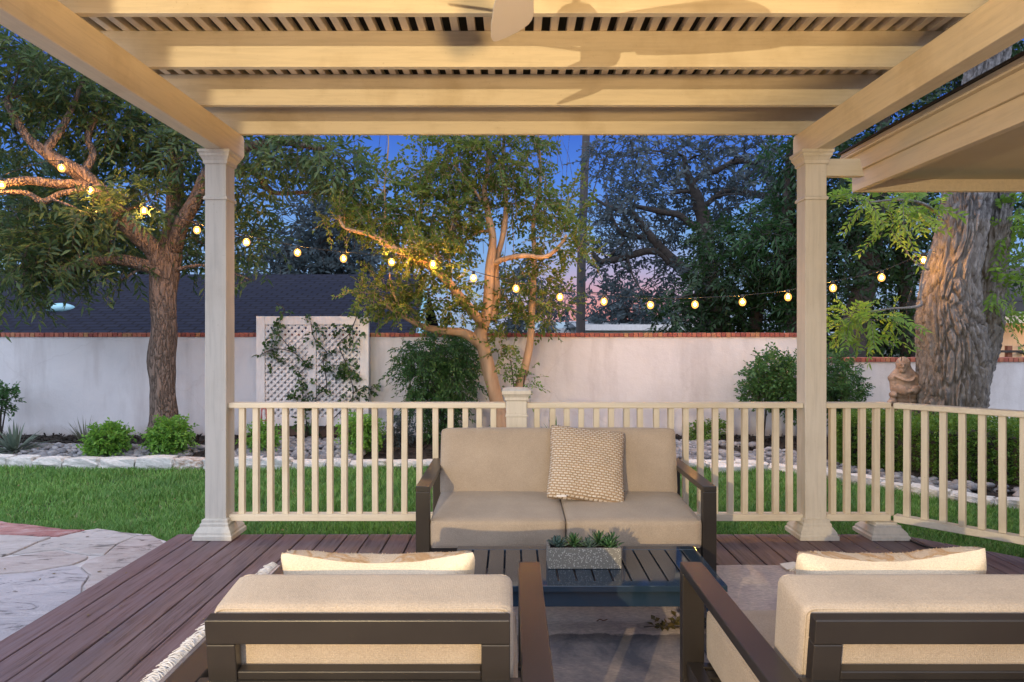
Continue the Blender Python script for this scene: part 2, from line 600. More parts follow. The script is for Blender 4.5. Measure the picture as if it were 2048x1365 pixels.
def shingles():
    m, nt, N, L, b = new_mat('dark_shingles')
    v = coord(nt, 'UV')
    bk = N('ShaderNodeTexBrick')
    bk.inputs['Scale'].default_value = 1
    bk.inputs['Brick Width'].default_value = .30
    bk.inputs['Row Height'].default_value = .15
    bk.inputs['Mortar Size'].default_value = .022
    bk.inputs['Color1'].default_value = (.010, .013, .027, 1)
    bk.inputs['Color2'].default_value = (.016, .019, .034, 1)
    bk.inputs['Mortar'].default_value = (.003, .003, .006, 1)
    L(v, bk.inputs['Vector'])
    nz = noise_n(nt, v, .8, 6, .6)
    c = mixc(nt, mth(nt, 'MULTIPLY', nz, .5), bk.outputs['Color'], (.022, .019, .026))
    L(c, b.inputs['Base Color'])
    b.inputs['Roughness'].default_value = .85
    sp = N('ShaderNodeSeparateXYZ'); L(v, sp.inputs[0])
    saw = mth(nt, 'FRACT', mth(nt, 'DIVIDE', sp.outputs['Y'], .15))
    b.inputs['Specular IOR Level'].default_value = .12
    bump(nt, b, mth(nt, 'SUBTRACT', bk.outputs['Fac'], saw), -.7, .03)
    return m


def weavemat():
    m, nt, N, L, b = new_mat('basket_weave')
    v = coord(nt, 'UV', (1, 1, 1), (0, 0, R(3)))
    bk = N('ShaderNodeTexBrick')
    bk.offset = .5
    bk.inputs['Scale'].default_value = 1
    bk.inputs['Brick Width'].default_value = .027
    bk.inputs['Row Height'].default_value = .0145
    bk.inputs['Mortar Size'].default_value = .0062
    bk.inputs['Mortar Smooth'].default_value = 1.0
    bk.inputs['Color1'].default_value = (.78, .70, .60, 1)
    bk.inputs['Color2'].default_value = (.70, .61, .50, 1)
    bk.inputs['Mortar'].default_value = (.36, .23, .12, 1)
    L(v, bk.inputs['Vector'])
    c = mixc(nt, mth(nt, 'MULTIPLY', noise_n(nt, v, 120, 3), .3), bk.outputs['Color'], (.40, .27, .16))
    L(c, b.inputs['Base Color'])
    b.inputs['Roughness'].default_value = .95
    bump(nt, b, mth(nt, 'ADD', mth(nt, 'MULTIPLY', bk.outputs['Fac'], -1.0), mth(nt, 'MULTIPLY', noise_n(nt, v, 150, 2), .5)), .8, .006)
    return m


def shaggymat():
    m, nt, N, L, b = new_mat('tufted_wool')
    v = coord(nt, 'Object')
    bl = noise_n(nt, coord(nt, 'Object', (1, 1, .5)), 11, 3, .5, .8)
    c = ramp(nt, bl, [(.36, (.72, .60, .47)), (.47, (.70, .56, .40)), (.53, (.56, .31, .12)), (.62, (.70, .55, .40)), (.8, (.66, .46, .36))])
    c = mixc(nt, mth(nt, 'MULTIPLY', noise_n(nt, v, 120, 3), .4), c, (.60, .47, .34))
    L(c, b.inputs['Base Color'])
    b.inputs['Roughness'].default_value = 1
    bump(nt, b, noise_n(nt, coord(nt, 'Object', (1, 1, .3)), 160, 4, .7), 1.0, .012)
    return m


def speckle():
    m, nt, N, L, b = new_mat('speckled_concrete')
    v = coord(nt, 'Object')
    vo = N('ShaderNodeTexVoronoi'); vo.inputs['Scale'].default_value = 130
    L(v, vo.inputs['Vector'])
    sz = noise_n(nt, v, 60, 2)
    s = mth(nt, 'SUBTRACT', vo.outputs['Distance'], mth(nt, 'MULTIPLY', sz, .55))
    c = mixc(nt, ramp(nt, s, [(-.0 + .0, (1, 1, 1)), (.04, (0, 0, 0))]), (.19, .175, .145), (.50, .47, .41))
    L(c, b.inputs['Base Color'])
    b.inputs['Roughness'].default_value = .8
    return m


def pebblemat():
    m, nt, N, L, b = new_mat('river_pebble')
    g = N('ShaderNodeNewGeometry')
    c = ramp(nt, g.outputs['Random Per Island'], [(0, (.10, .10, .11)), (.3, (.17, .17, .18)), (.6, (.26, .25, .26)), (.85, (.34, .33, .33)), (1, (.22, .19, .17))])
    c = mixc(nt, mth(nt, 'MULTIPLY', noise_n(nt, coord(nt, 'Object'), 30, 4), .4), c, (.12, .12, .125))
    L(c, b.inputs['Base Color'])
    b.inputs['Roughness'].default_value = .6
    return m


def grassmat():
    m, nt, N, L, b = new_mat('grass_blades')
    g = N('ShaderNodeNewGeometry')
    c = ramp(nt, g.outputs['Random Per Island'], [(0, (.085, .20, .04)), (.45, (.14, .31, .06)), (.85, (.21, .40, .09)), (.97, (.28, .37, .13)), (1, (.38, .33, .18))])
    pt = noise_n(nt, coord(nt, 'Object'), 1.3, 5, .6)
    c = mixc(nt, ramp(nt, pt, [(.42, (0, 0, 0)), (.7, (.55, .55, .55))]), c, (.10, .23, .06))
    L(c, b.inputs['Base Color'])
    b.inputs['Roughness'].default_value = .5
    b.inputs['Specular IOR Level'].default_value = .3
    t = N('ShaderNodeBsdfTranslucent')
    L(c, t.inputs[0])
    mx = N('ShaderNodeMixShader'); mx.inputs[0].default_value = .3
    L(b.outputs[0], mx.inputs[1]); L(t.outputs[0], mx.inputs[2])
    L(mx.outputs[0], nt.nodes['Material Output'].inputs[0])
    return m


def globe():
    """clear amber glass, glowing faintly, that lets the filament's light through"""
    m, nt, N, L, b = new_mat('amber_bulb_glass')
    t = N('ShaderNodeBsdfTransparent')
    t.inputs[0].default_value = (1, .86, .62, 1)
    e = N('ShaderNodeEmission')
    e.inputs[0].default_value = (1, .46, .12, 1)
    e.inputs[1].default_value = 1.1
    ad = N('ShaderNodeAddShader')
    L(t.outputs[0], ad.inputs[0]); L(e.outputs[0], ad.inputs[1])
    L(ad.outputs[0], nt.nodes['Material Output'].inputs[0])
    return m


def emit(name, col, s):
    m, nt, N, L, b = new_mat(name)
    b.inputs['Base Color'].default_value = (.9, .8, .6, 1)
    b.inputs['Emission Color'].default_value = (*col, 1)
    b.inputs['Emission Strength'].default_value = s
    return m


M['stucco'] = stucco(); M['brick'] = brickcap(); M['deck'] = deckmat(); M['rug'] = rugmat()
M['shingle'] = shingles(); M['weave'] = weavemat(); M['shaggy'] = shaggymat(); M['speckle'] = speckle()
M['pebble'] = pebblemat(); M['grass'] = grassmat()
M['bulb'] = emit('lit_filament', (1, .50, .13), BULB_E)
M['globe'] = globe()
M['lawn'] = simple('lawn_soil', (.018, .035, .010), (.035, .06, .016), 12, .95, .5, .02)
M['bark_oak'] = barkmat('grey_brown_bark', (.055, .042, .034), (.25, .19, .155), 15, (1, 1, .25), 1.0, .03)
M['bark_pecan'] = simple('furrowed_bark', (.105, .096, .094), (.27, .25, .24), 26, .95, 1.0, .022, 60, stretch=(1, 1, .3))
M['bark_myrtle'] = simple('smooth_bark', (.26, .155, .085), (.46, .31, .19), 5, .7, .35, .01, 14, stretch=(2, 2, .35))
M['bark_dark'] = simple('dark_bark', (.035, .03, .028), (.075, .062, .055), 8, .95, .6, .03, 25)
M['leaf_oak'] = leafmat('long_dark_leaf', [(.028, .068, .036), (.048, .098, .042), (.075, .13, .045), (.13, .17, .05)], .4)
M['leaf_myrtle'] = leafmat('myrtle_leaf', [(.042, .09, .022), (.072, .13, .028), (.11, .17, .034), (.18, .21, .04)], .45)
M['leaf_pecan'] = leafmat('pinnate_leaf', [(.10, .19, .03), (.15, .27, .04), (.21, .33, .05)], .5)
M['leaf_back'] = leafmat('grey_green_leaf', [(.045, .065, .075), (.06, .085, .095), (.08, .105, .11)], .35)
M['leaf_dark'] = leafmat('deep_green_leaf', [(.012, .034, .012), (.02, .05, .016), (.03, .07, .02)], .25)
M['leaf_bamboo'] = leafmat('fresh_green_leaf', [(.016, .05, .018), (.026, .075, .022), (.04, .10, .028)], .3)
M['leaf_shrub'] = leafmat('bright_shrub_leaf', [(.07, .18, .025), (.11, .27, .035), (.16, .34, .05), (.22, .40, .06)], .35)
M['leaf_hedge'] = leafmat('hedge_leaf', [(.05, .12, .02), (.08, .18, .025), (.12, .24, .035), (.17, .27, .045)], .3)
M['leaf_nandina'] = leafmat('nandina_leaf', [(.028, .085, .024), (.048, .125, .034), (.075, .165, .05)], .3)
M['leaf_ivy'] = leafmat('ivy_leaf', [(.018, .055, .018), (.03, .08, .025), (.06, .12, .035), (.09, .15, .04)], .25)
M['leaf_yucca'] = leafmat('blue_green_blade', [(.075, .11, .085), (.11, .15, .11), (.15, .19, .14)], .15)
M['leaf_tuft'] = leafmat('grey_tuft_blade', [(.10, .12, .08), (.16, .17, .11), (.2, .2, .14)], .2)
M['succulent'] = leafmat('succulent_leaf', [(.03, .085, .03), (.05, .13, .045), (.085, .17, .065)], .12, .35)
M['succulent_blue'] = leafmat('blue_succulent_leaf', [(.06, .11, .09), (.09, .15, .12), (.11, .17, .12)], .1, .4)
M['statue'] = simple('weathered_stone', (.16, .11, .08), (.40, .30, .23), 7, .9, .9, .015, 26)
M['red_metal'] = simple('red_metal', (.32, .07, .06), (.38, .10, .08), 8, .5, .1)

# ------------------------------------------------------------------ house lantern, added fill lamp and blocking wall behind the viewer
def point(name, loc, watts, col, rad):
    d = bpy.data.lights.new(name, 'POINT')
    d.energy = watts
    d.color = col
    d.shadow_soft_size = rad
    o = bpy.data.objects.new(name, d)
    COL.objects.link(o)
    o.location = loc
    return o


def house_behind():
    # porch pillar behind the viewer carries the lantern that lights the deck
    x = -1.3
    root = thing('porch_pillar', (x, -2.5, 0), 'cream porch pillar behind the viewer with a lit lantern', 'pillar')
    b = MB()
    b.sqlathe(x, -2.55, [(.16, 0), (.16, .2), (.13, .22), (.13, 2.5), (.16, 2.52), (.16, 2.7)])
    b.build('shaft', M['paint_z'], root)
    b = MB()
    b.box(x - .05, x + .05, -2.419, -2.38, 1.6, 1.95)
    b.box(x - .02, x + .02, -2.38, -2.18, 1.90, 1.93)
    b.lathe((x, -2.2, 1.88), [(.02, .06), (.06, .04), (.09, 0)], 8)
    b.build('lantern', M['metal'], root)
    point('lantern_light', (x, -2.2, 1.75), LAMP_MAIN, LAMP_COL, .010)
    # made-up uplighter added as fill under the pergola roof; spot cone spares the posts
    ux, uy, uz = .75, -.40, 1.52
    root = thing('added_uplighter', (ux, uy, 0), 'unseen dark uplighter added behind the viewer to fill light under the pergola roof', 'added lamp')
    b = MB()
    b.lathe((ux, uy, 0), [(.15, .002), (.15, .02), (.02, .035), (.014, .06), (.014, 1.38)], 20)
    b.build('stand', M['metal'], root, True)
    b = MB()
    b.lathe((ux, uy, 0), [(.03, 1.381), (.10, 1.40), (.16, 1.46), (.155, 1.462), (.09, 1.408)], 24)
    b.build('shade', M['metal'], root, True)
    d = bpy.data.lights.new('added_fill_spot', 'SPOT')
    d.energy, d.color, d.shadow_soft_size = LAMP_SIDE, (1, .64, .27), .16
    d.spot_size, d.spot_blend = R(88), .10
    o = bpy.data.objects.new('added_fill_spot', d)
    COL.objects.link(o)
    o.location = (ux, uy, uz)
    o.rotation_euler = Vector((-.16, math.cos(R(54)), math.sin(R(54)))).to_track_quat('-Z', 'Y').to_euler()
    root = thing('added_shade_wall', (-1.6, -1.15, 0), 'short cream wall added behind the viewer to keep lantern light off the left post', 'wall')
    b = MB()
    b.box(-1.80, -1.402, -1.3, -1.0, 0, 2.55)  # unseen blocker, added to shade the left pergola post from the lantern
    b.build('panel', M['paint_z'], root)


house_behind()


# ------------------------------------------------------------------ ground
def poly_sheet(name, pts, z, mat, label=None, thick=0, parent=None, kind='structure'):
    b = MB()
    if thick:
        b.prism([(p[0], p[1]) for p in pts], 'z', z - thick, z)
    else:
        b.add([(p[0], p[1], z) for p in pts], [tuple(range(len(pts)))])
    o = b.build(name, mat, parent)
    if kind: o['kind'] = kind
    return o


GZ = -.12
poly_sheet('ground', [(-300, -60), (300, -60), (300, 500), (-300, 500)], GZ - .03, simple('earth', (.03, .035, .02), (.05, .055, .03), 3, .95))
BORDER = [(-9, 7.55), (-6.0, 7.55), (-5.5, 7.50), (-4.2, 7.44), (-3.2, 7.40), (-2.0, 7.46), (-.6, 7.50), (.6, 7.46), (1.5, 7.42), (2.1, 7.46), (2.7, 7.30), (3.24, 6.9), (3.62, 6.28), (4.19, 5.72), (5.2, 5.0), (6.5, 4.2), (8, 3.4)]
BP, _ = spline([(x, y, 0) for x, y in BORDER], .1, 8)


def border_y(x):
    for i in range(len(BP) - 1):
        if BP[i].x <= x <= BP[i + 1].x:
            t = (x - BP[i].x) / max(1e-6, BP[i + 1].x - BP[i].x)
            return BP[i].y * (1 - t) + BP[i + 1].y * t
    return 7.5


poly_sheet('lawn', [(-9, 2.0), (8, 2.0)] + [(p.x, p.y) for p in reversed(BP)], GZ, M['lawn'])


def bed():
    nx, ny = 120, 14
    vs, fs = [], []
    for i in range(nx + 1):
        x = -9 + 18 * i / nx
        y0 = border_y(min(x, 7.99)) + .02
        for j in range(ny + 1):
            t = j / ny
            y = y0 + (9.3 - y0) * t
            z = GZ + .035 + .06 * min(1, t * 3) + .03 * noise.noise(Vector((x * 2, y * 2, 0))) + .02 * noise.noise(Vector((x * 9, y * 9, 3)))
            vs.append((x, y, z))
    for i in range(nx):
        for j in range(ny):
            a = i * (ny + 1) + j
            fs.append((a, a + ny + 1, a + ny + 2, a + 1))
    o = MB().add(vs, fs).build('planting_bed', M['soil'], None, True)
    o['kind'] = 'structure'
    return o


bed()


def bed_z(x, y):
    y0 = border_y(min(x, 7.99)) + .02
    t = max(0, (y - y0) / max(.1, 9.3 - y0))
    return GZ + .035 + .06 * min(1, t * 3)


def mulch():
    n = 9000
    x = RNG.uniform(-8.5, 6.5, n)
    yb = np.array([border_y(a) for a in x])
    y = yb + .05 + (9.15 - yb - .05) * RNG.uniform(0, 1, n) ** .7
    z = np.array([bed_z(a, b_) for a, b_ in zip(x, y)]) + RNG.uniform(.0, .03, n)
    P = np.stack([x, y, z], 1)
    d = nrm(RNG.normal(size=(n, 3)) * [1, 1, .35])
    s_ = nrm(np.cross(d, nrm(RNG.normal(size=(n, 3)) * [.3, .3, 1])))
    ln = RNG.uniform(.015, .045, n)[:, None]
    wd = RNG.uniform(.006, .012, n)[:, None]
    V = np.stack([P - d * ln - s_ * wd, P + d * ln - s_ * wd, P + d * ln + s_ * wd, P - d * ln + s_ * wd], 1).reshape(-1, 3)
    Fc = np.arange(n * 4).reshape(n, 4)
    tag(np_mesh('mulch', V, Fc, M['mulch']), 'dark shredded mulch covering the planting bed', 'mulch', kind='stuff')


mulch()


# deck: boards run away from the viewer, far right corner cut at 45 degrees
def deck_far(x):
    if x < 2.60: return 4.60
    return 4.60 - (x - 2.60)


def deck():
    b = MB()
    x = -2.25
    w, gap = .136, .008
    k = 0
    while x < 6.2:
        x1 = x + w
        y0, ya, yb = -2.4, deck_far(x), deck_far(x1)
        if min(ya, yb) < y0 + .2: break
        dz = random.uniform(-.0012, .0012)
        cut = [(-2.4, 99)]
        z1, z0 = dz, -.028
        vs = [(x, y0, z0), (x1, y0, z0), (x1, yb, z0), (x, ya, z0), (x, y0, z1), (x1, y0, z1), (x1, yb, z1), (x, ya, z1)]
        b.add(vs, [(3, 2, 1, 0), (4, 5, 6, 7), (0, 1, 5, 4), (1, 2, 6, 5), (2, 3, 7, 6), (3, 0, 4, 7)])
        x = x1 + gap
        k += 1
    o = b.build('deck', M['deck'], None, False, .003, 1)
    o['kind'] = 'structure'
    b = MB()
    b.box(-2.24, 2.60, 4.54, 4.575, -.3, -.03)
    b.box(-2.24, -2.205, -2.4, 4.538, -.3, -.03)
    b.bar((2.60, 4.557, -.165), (6.5, .657, -.165), .035, .27)
    o = b.build('deck_rim', M['deck'])
    o['kind'] = 'structure'
    # dark sheet added to give the shade seen through the board gaps
    o = MB().add([(-2.2, -2.4, -.06), (6, -2.4, -.06), (6, 1.1, -.06), (2.55, 4.5, -.06), (-2.2, 4.5, -.06)], [(0, 1, 2, 3, 4)]).build('deck_gap_shade', M['soil'])
    o['kind'] = 'structure'


deck()


PATIO_FAR = [(-9, 5.55), (-6, 5.28)]
for _p in ((0, 110), (320, 150), (640, 188), (820, 192), (940, 178), (1170, 212), (1430, 240), (1610, 296)):
    _q = floor_pt(_p[0] / 4.876, 1020 + _p[1] / 4.876, -.035)
    PATIO_FAR.append((_q.x, _q.y))
PATIO_FAR.append((-2.256, 4.50))


def patio():
    pts = [(-9, -3), (-2.256, -3)] + [p for p in reversed(PATIO_FAR)]
    poly_sheet('patio', pts, -.041, simple('pale_mortar', (.46, .43, .42), (.58, .54, .53), 18, .95, .5, .01), thick=.08)
    def G(x, y):
        q = floor_pt(x / 4.876, 1020 + y / 4.876, -.035)
        return (q.x, q.y)
    stones = [
        ('red', [(-8.9, 5.5), (-6, 5.24), G(0, 118), G(320, 158), G(640, 196), G(805, 200), G(560, 258), G(0, 240), (-6, 4.72), (-8.9, 4.75)]),
        ('grey', [(-8.9, 4.7), (-6, 4.67), G(0, 250), G(480, 268), G(430, 292), G(100, 430), G(0, 455), (-4.6, 4.05), (-6, 4.0), (-8.9, 4.1)]),
        ('grey', [G(830, 212), G(940, 188), G(1170, 220), G(1390, 243), G(1290, 268), G(1140, 330), G(1010, 440), G(850, 438), G(570, 388), G(300, 418), G(115, 436), G(450, 296)]),
        ('tan', [(-6, 3.96), (-4.7, 4.0), G(0, 475), G(300, 436), G(570, 404), G(850, 456), G(840, 476), G(690, 532), G(380, 590), G(0, 622), (-4.6, 3.55), (-6, 3.5)]),
        ('tan', [G(1020, 450), G(1150, 336), G(1300, 272), G(1420, 246), G(1460, 250), G(1560, 300), (-2.27, 4.47), (-2.27, 3.60), G(880, 640), G(790, 560), G(860, 486)]),
        ('blue', [(-6, 3.46), (-4.6, 3.5), G(0, 645), G(380, 606), G(700, 550), G(775, 566), G(860, 650), (-2.27, 3.56), (-2.27, 2.35), (-3.4, 2.2), (-5.2, 2.5), (-6, 2.5)]),
        ('grey', [(-6, 2.45), (-5.2, 2.45), (-3.4, 2.14), (-2.27, 2.3), (-2.27, .3), (-4.2, .4), (-6, .2)]),
        ('tan', [(-8.9, 4.05), (-6.06, 3.94), (-6.06, 2.0), (-8.9, 1.8)]),
    ]
    mats = {k: flagmat(k, c1, c2) for k, c1, c2 in (('red', (.30, .12, .11), (.38, .19, .17)), ('grey', (.37, .33, .31), (.47, .43, .41)), ('tan', (.36, .30, .28), (.46, .40, .38)), ('blue', (.36, .34, .36), (.48, .44, .46)))}
    for kind in mats:
        b = MB()
        for k, poly in stones:
            if k != kind: continue
            out = []
            n = len(poly)
            for i in range(n):
                p, q = Vector((*poly[i], 0)), Vector((*poly[(i + 1) % n], 0))
                m = max(1, int((q - p).length / .07))
                for j in range(m):
                    w = p.lerp(q, j / m)
                    w += Vector((noise.noise(w * 7), noise.noise(w * 7 + Vector((9, 3, 1))), 0)) * .022
                    w.x = min(w.x, -2.262)
                    out.append((w.x, w.y))
            dz = random.uniform(-.002, .003)
            b.prism(out, 'z', -.07, -.030 + dz)
        o = b.build('flagstones', mats[kind], None, False, .006, 2)
        o['kind'] = 'structure'


patio()


def in_lawn(x, y):
    if y > border_y(x) - .05: return False
    if x < -2.27:
        return y > np.interp(x, [p[0] for p in PATIO_FAR], [p[1] for p in PATIO_FAR]) - .005
    return y > deck_far(x) + .015


def grass():
    P = []
    def scatter(x0, x1, y0, y1, dens):
        n = int((x1 - x0) * (y1 - y0) * dens)
        xs = RNG.uniform(x0, x1, n)
        ys = RNG.uniform(y0, y1, n)
        for a, c in zip(xs, ys):
            if abs(a) < .80 * c + .3 and in_lawn(a, c): P.append((a, c))
    scatter(-6.2, 6, 4.2, 5.3, 9500)
    scatter(-6.2, 6, 5.3, 6.4, 6500)
    scatter(-6.5, 6, 6.4, 7.6, 4800)
    P = np.array(P)
    n = len(P)
    base = np.concatenate([P, np.full((n, 1), GZ)], 1)
    hh = RNG.uniform(.025, .062, n) * (1 + .55 * np.array([noise.noise(Vector((a * 2.2, b_ * 2.2, 0))) for a, b_ in P]))
    an = RNG.uniform(0, 2 * PI, n)
    sd = np.stack([np.cos(an), np.sin(an), np.zeros(n)], 1)
    ln = np.stack([np.cos(an + 1.57), np.sin(an + 1.57), np.zeros(n)], 1)
    w = RNG.uniform(.0022, .0042, n)[:, None]
    lean = (RNG.uniform(.15, 1.1, n) * hh)[:, None]
    up = np.array([[0, 0, 1.0]])
    V = np.stack([base - sd * w, base + sd * w, base + sd * w * .8 + ln * lean * .35 + up * hh[:, None] * .62,
                  base + ln * lean + up * hh[:, None], base - sd * w * .8 + ln * lean * .35 + up * hh[:, None] * .62], 1)
    V = V.reshape(-1, 3)
    i = np.arange(n)[:, None] * 5
    Fc = np.concatenate([i + [[0, 1, 2]], i + [[0, 2, 4]], i + [[4, 2, 3]]], 0)
    tag(np_mesh('grass', V, Fc, M['grass']), 'short green lawn grass between the deck and the stone edging', 'grass', kind='stuff')


grass()


def rock_mesh(seed, sx, sy, sz, sub=3, rough=.22, freq=2.2):
    bm = bmesh.new()
    bmesh.ops.create_cube(bm, size=2)
    bmesh.ops.subdivide_edges(bm, edges=bm.edges[:], cuts=sub, use_grid_fill=True)
    for v in bm.verts:
        p = v.co.copy()
        q = p.normalized() * 1.25
        p = p.lerp(q, .35)
        nn = noise.noise(p * freq + Vector((seed * 7.1, seed * 3.3, 0)))
        p *= 1 + rough * nn
        v.co = Vector((p.x * sx / 2, p.y * sy / 2, p.z * sz / 2))
    me = bpy.data.meshes.new('edging_stone')
    bm.to_mesh(me)
    bm.free()
    return me


def edging():
    meshes = [rock_mesh(k, 1, 1, 1) for k in range(6)]
    for me in meshes: me.materials.append(M['limestone'])
    rust = rock_mesh(9, 1, 1, 1)
    rust.materials.append(M['lime_rust'])
    # walk along the border
    d = 0
    L_ = [0]
    for i in range(1, len(BP)): L_.append(L_[-1] + (BP[i] - BP[i - 1]).length)
    s = 2.7
    k = 0
    done = False
    while s < 16.2:
        ln = random.uniform(.24, .44)
        xm = np.interp(s + ln / 2, L_, [p.x for p in BP])
        big = xm < -2.3
        if xm > 1.6: ln *= .8
        c = Vector((np.interp(s + ln / 2, L_, [p.x for p in BP]), np.interp(s + ln / 2, L_, [p.y for p in BP]), 0))
        t = Vector((np.interp(s + ln, L_, [p.x for p in BP]) - np.interp(s, L_, [p.x for p in BP]), np.interp(s + ln, L_, [p.y for p in BP]) - np.interp(s, L_, [p.y for p in BP]), 0))
        isr = (not done) and c.x > -3.72
        o = bpy.data.objects.new('edging_stone', rust if isr else meshes[k % 6])
        COL.objects.link(o)
        h = random.uniform(.13, .16) if big else random.uniform(.09, .11)
        o.scale = (ln * .985, .17, h)
        o.location = (c.x, c.y, GZ + h * .38)
        o.rotation_euler = (random.uniform(-.04, .04), random.uniform(-.04, .04), math.atan2(t.y, t.x))
        if isr:
            done = True
            tag(o, 'rust stained limestone edging block beside the left pergola post', 'edging stone', 'limestone edging blocks')
        elif c.x < 2.3:
            tag(o, 'rough white limestone block edging the lawn in front of the long wall', 'edging stone', 'limestone edging blocks')
        else:
            tag(o, 'rough white limestone block edging the curved bed in front of the clipped hedge', 'edging stone', 'limestone edging blocks by the hedge')
        s += ln
        k += 1


edging()


def pebbles():
    bm = bmesh.new()
    bmesh.ops.create_icosphere(bm, subdivisions=2, radius=1)
    base = np.array([v.co[:] for v in bm.verts])
    fc = np.array([[v.index for v in f.verts] for f in bm.faces])
    bm.free()
    P = []
    def patch(x0, x1, d0, d1, n):
        for _ in range(n):
            x = random.uniform(x0, x1)
            y = border_y(x) + random.uniform(d0, d1)
            if noise.noise(Vector((x * 1.3, y * 1.3, 5))) > -.35:
                P.append((x, y, bed_z(x, y) + random.uniform(.0, .045)))
    patch(-6.2, -3.4, .12, .75, 1100)
    patch(-3.2, -1.7, .12, 1.3, 1100)
    patch(1.8, 3.2, .12, 1.1, 1000)
    patch(3.1, 5.6, .10, .55, 900)
    patch(-3.4, -3.0, .12, .5, 120)
    n = len(P)
    P = np.array(P)
    sc = RNG.uniform(.028, .062, (n, 1)) * np.array([[1, .8, .5]]) * RNG.uniform(.8, 1.2, (n, 3))
    an = RNG.uniform(0, 2 * PI, n)
    tl = RNG.uniform(-.35, .35, n)
    B = base[None] * sc[:, None, :]
    ca, sa = np.cos(an)[:, None], np.sin(an)[:, None]
    ct, st = np.cos(tl)[:, None], np.sin(tl)[:, None]
    x, y, z = B[..., 0], B[..., 1], B[..., 2]
    y, z = y * ct - z * st, y * st + z * ct
    x, y = x * ca - y * sa, x * sa + y * ca
    V = np.stack([x, y, z], -1) + P[:, None, :]
    Fc = (fc[None] + (np.arange(n) * len(base))[:, None, None]).reshape(-1, 3)
    tag(np_mesh('pebbles', V.reshape(-1, 3), Fc, M['pebble'], None, True), 'grey river pebbles filling the front of the planting bed', 'pebbles', kind='stuff')


pebbles()


def stepping_slab():
    # pale flat slabs where the edging widens, right of the sofa
    pts = [W(1418, 921, 7.65), W(1470, 918, 7.75), W(1528, 930, 7.45), W(1500, 940, 7.2), W(1420, 944, 7.15)]
    b = MB()
    b.prism([(p.x, p.y) for p in pts], 'z', GZ, GZ + .075)
    o = b.build('stepping_slab', M['limestone'], None, False, .012)
    tag(o, 'pale flat stone slab at the lawn edge right of the loveseat', 'stone slab')


stepping_slab()


# ------------------------------------------------------------------ garden wall
def garden_wall(x0, x1, top, Y, label):
    root = thing('garden_wall', ((x0 + x1) / 2, Y, GZ), label, 'wall')
    n = int((x1 - x0) / .15)
    vs, fs = [], []
    MB().box(x0, x1, Y, Y + .2, GZ - .1, top - .055).build('stucco_panel', M['stucco'], root)
    b = MB()
    x = x0
    while x < x1 - .05:
        w = .062
        dz = random.uniform(-.004, .004)
        dy = random.uniform(-.006, .004)
        b.box(x + .004, x + .0605, Y - .02 + dy, Y + .22, top - .055, top + dz)
        x += .0655
    b.build('brick_coping', M['brick'], root, False, .003, 1)
    b = MB()
    b.box(x0, x1, Y - .012, Y + .212, top - .054, top - .008)
    b.build('mortar', simple('mortar', (.09, .035, .03), (.13, .05, .04), 20, .95), root)


garden_wall(-9.5, 3.98, 1.362, 9.2, 'long white stucco wall topped with a red brick coping, behind the lawn')
garden_wall(3.99, 9.5, 1.03, 9.1, 'lower white stucco wall with dark red brick coping behind the statue')


# ------------------------------------------------------------------ pergola
def pergola():
    root = thing('pergola', (0, 4.57, 0), 'cream painted timber pergola with slatted roof over the deck', 'pergola')
    posts = []
    for cx in (-1.955, 2.005):
        b = MB()
        b.sqlathe(cx, 4.57, [(.07, -.12), (.07, 2.50)])
        p = b.build('post', M['paint_z'], root, False, .004)
        b = MB()
        b.sqlathe(cx, 4.57, [(.128, .001), (.128, .028), (.120, .036), (.118, .05), (.102, .075), (.094, .085), (.094, .10), (.086, .108), (.086, .125), (.0725, .132)])
        b.build('post_base', M['paint_z'], p, False, .002)
        b = MB()
        b.sqlathe(cx, 4.57, [(.0725, 2.468), (.080, 2.474), (.080, 2.492), (.090, 2.512), (.098, 2.522), (.098, 2.536), (.106, 2.544), (.106, 2.562)])
        b.build('capital', M['paint_z'], p, False, .002)
        b = MB()
        b.sqlathe(cx, 4.57, [(.0705, 2.232), (.079, 2.236), (.079, 2.250), (.0705, 2.262)])
        b.build('collar', M['paint_z'], p, False, .0015)
        # facing seam strips
        posts.append(p)
    for cx in (-1.955, 2.05):
        b = MB()
        b.sqlathe(cx, .42, [(.07, .0), (.07, 2.562)])
        b.build('post', M['paint_z'], root, False, .004)
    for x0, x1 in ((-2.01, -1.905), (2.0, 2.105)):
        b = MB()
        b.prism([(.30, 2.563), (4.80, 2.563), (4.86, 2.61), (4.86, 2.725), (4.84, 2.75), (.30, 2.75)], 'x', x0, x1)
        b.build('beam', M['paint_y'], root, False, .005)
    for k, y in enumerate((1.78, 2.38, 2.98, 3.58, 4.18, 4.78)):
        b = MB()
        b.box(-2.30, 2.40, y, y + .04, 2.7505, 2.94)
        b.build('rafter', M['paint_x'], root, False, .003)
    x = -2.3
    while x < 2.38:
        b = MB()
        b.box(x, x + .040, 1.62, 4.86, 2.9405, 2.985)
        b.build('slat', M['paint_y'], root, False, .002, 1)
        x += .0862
    b = MB()
    b.box(-2.34, 2.46, 1.60, 4.86, 3.03, 3.05)
    b.build('roof_panel', M['dark_roof'], root)
    b = MB()
    # short timber arm toward the house eave
    b.prism([(2.076, 2.40), (2.345, 2.40), (2.315, 2.515), (2.076, 2.515)], 'y', 4.54, 4.60)
    b.build('bracket', M['paint_x'], root, False, .003)
    return root


pergola()


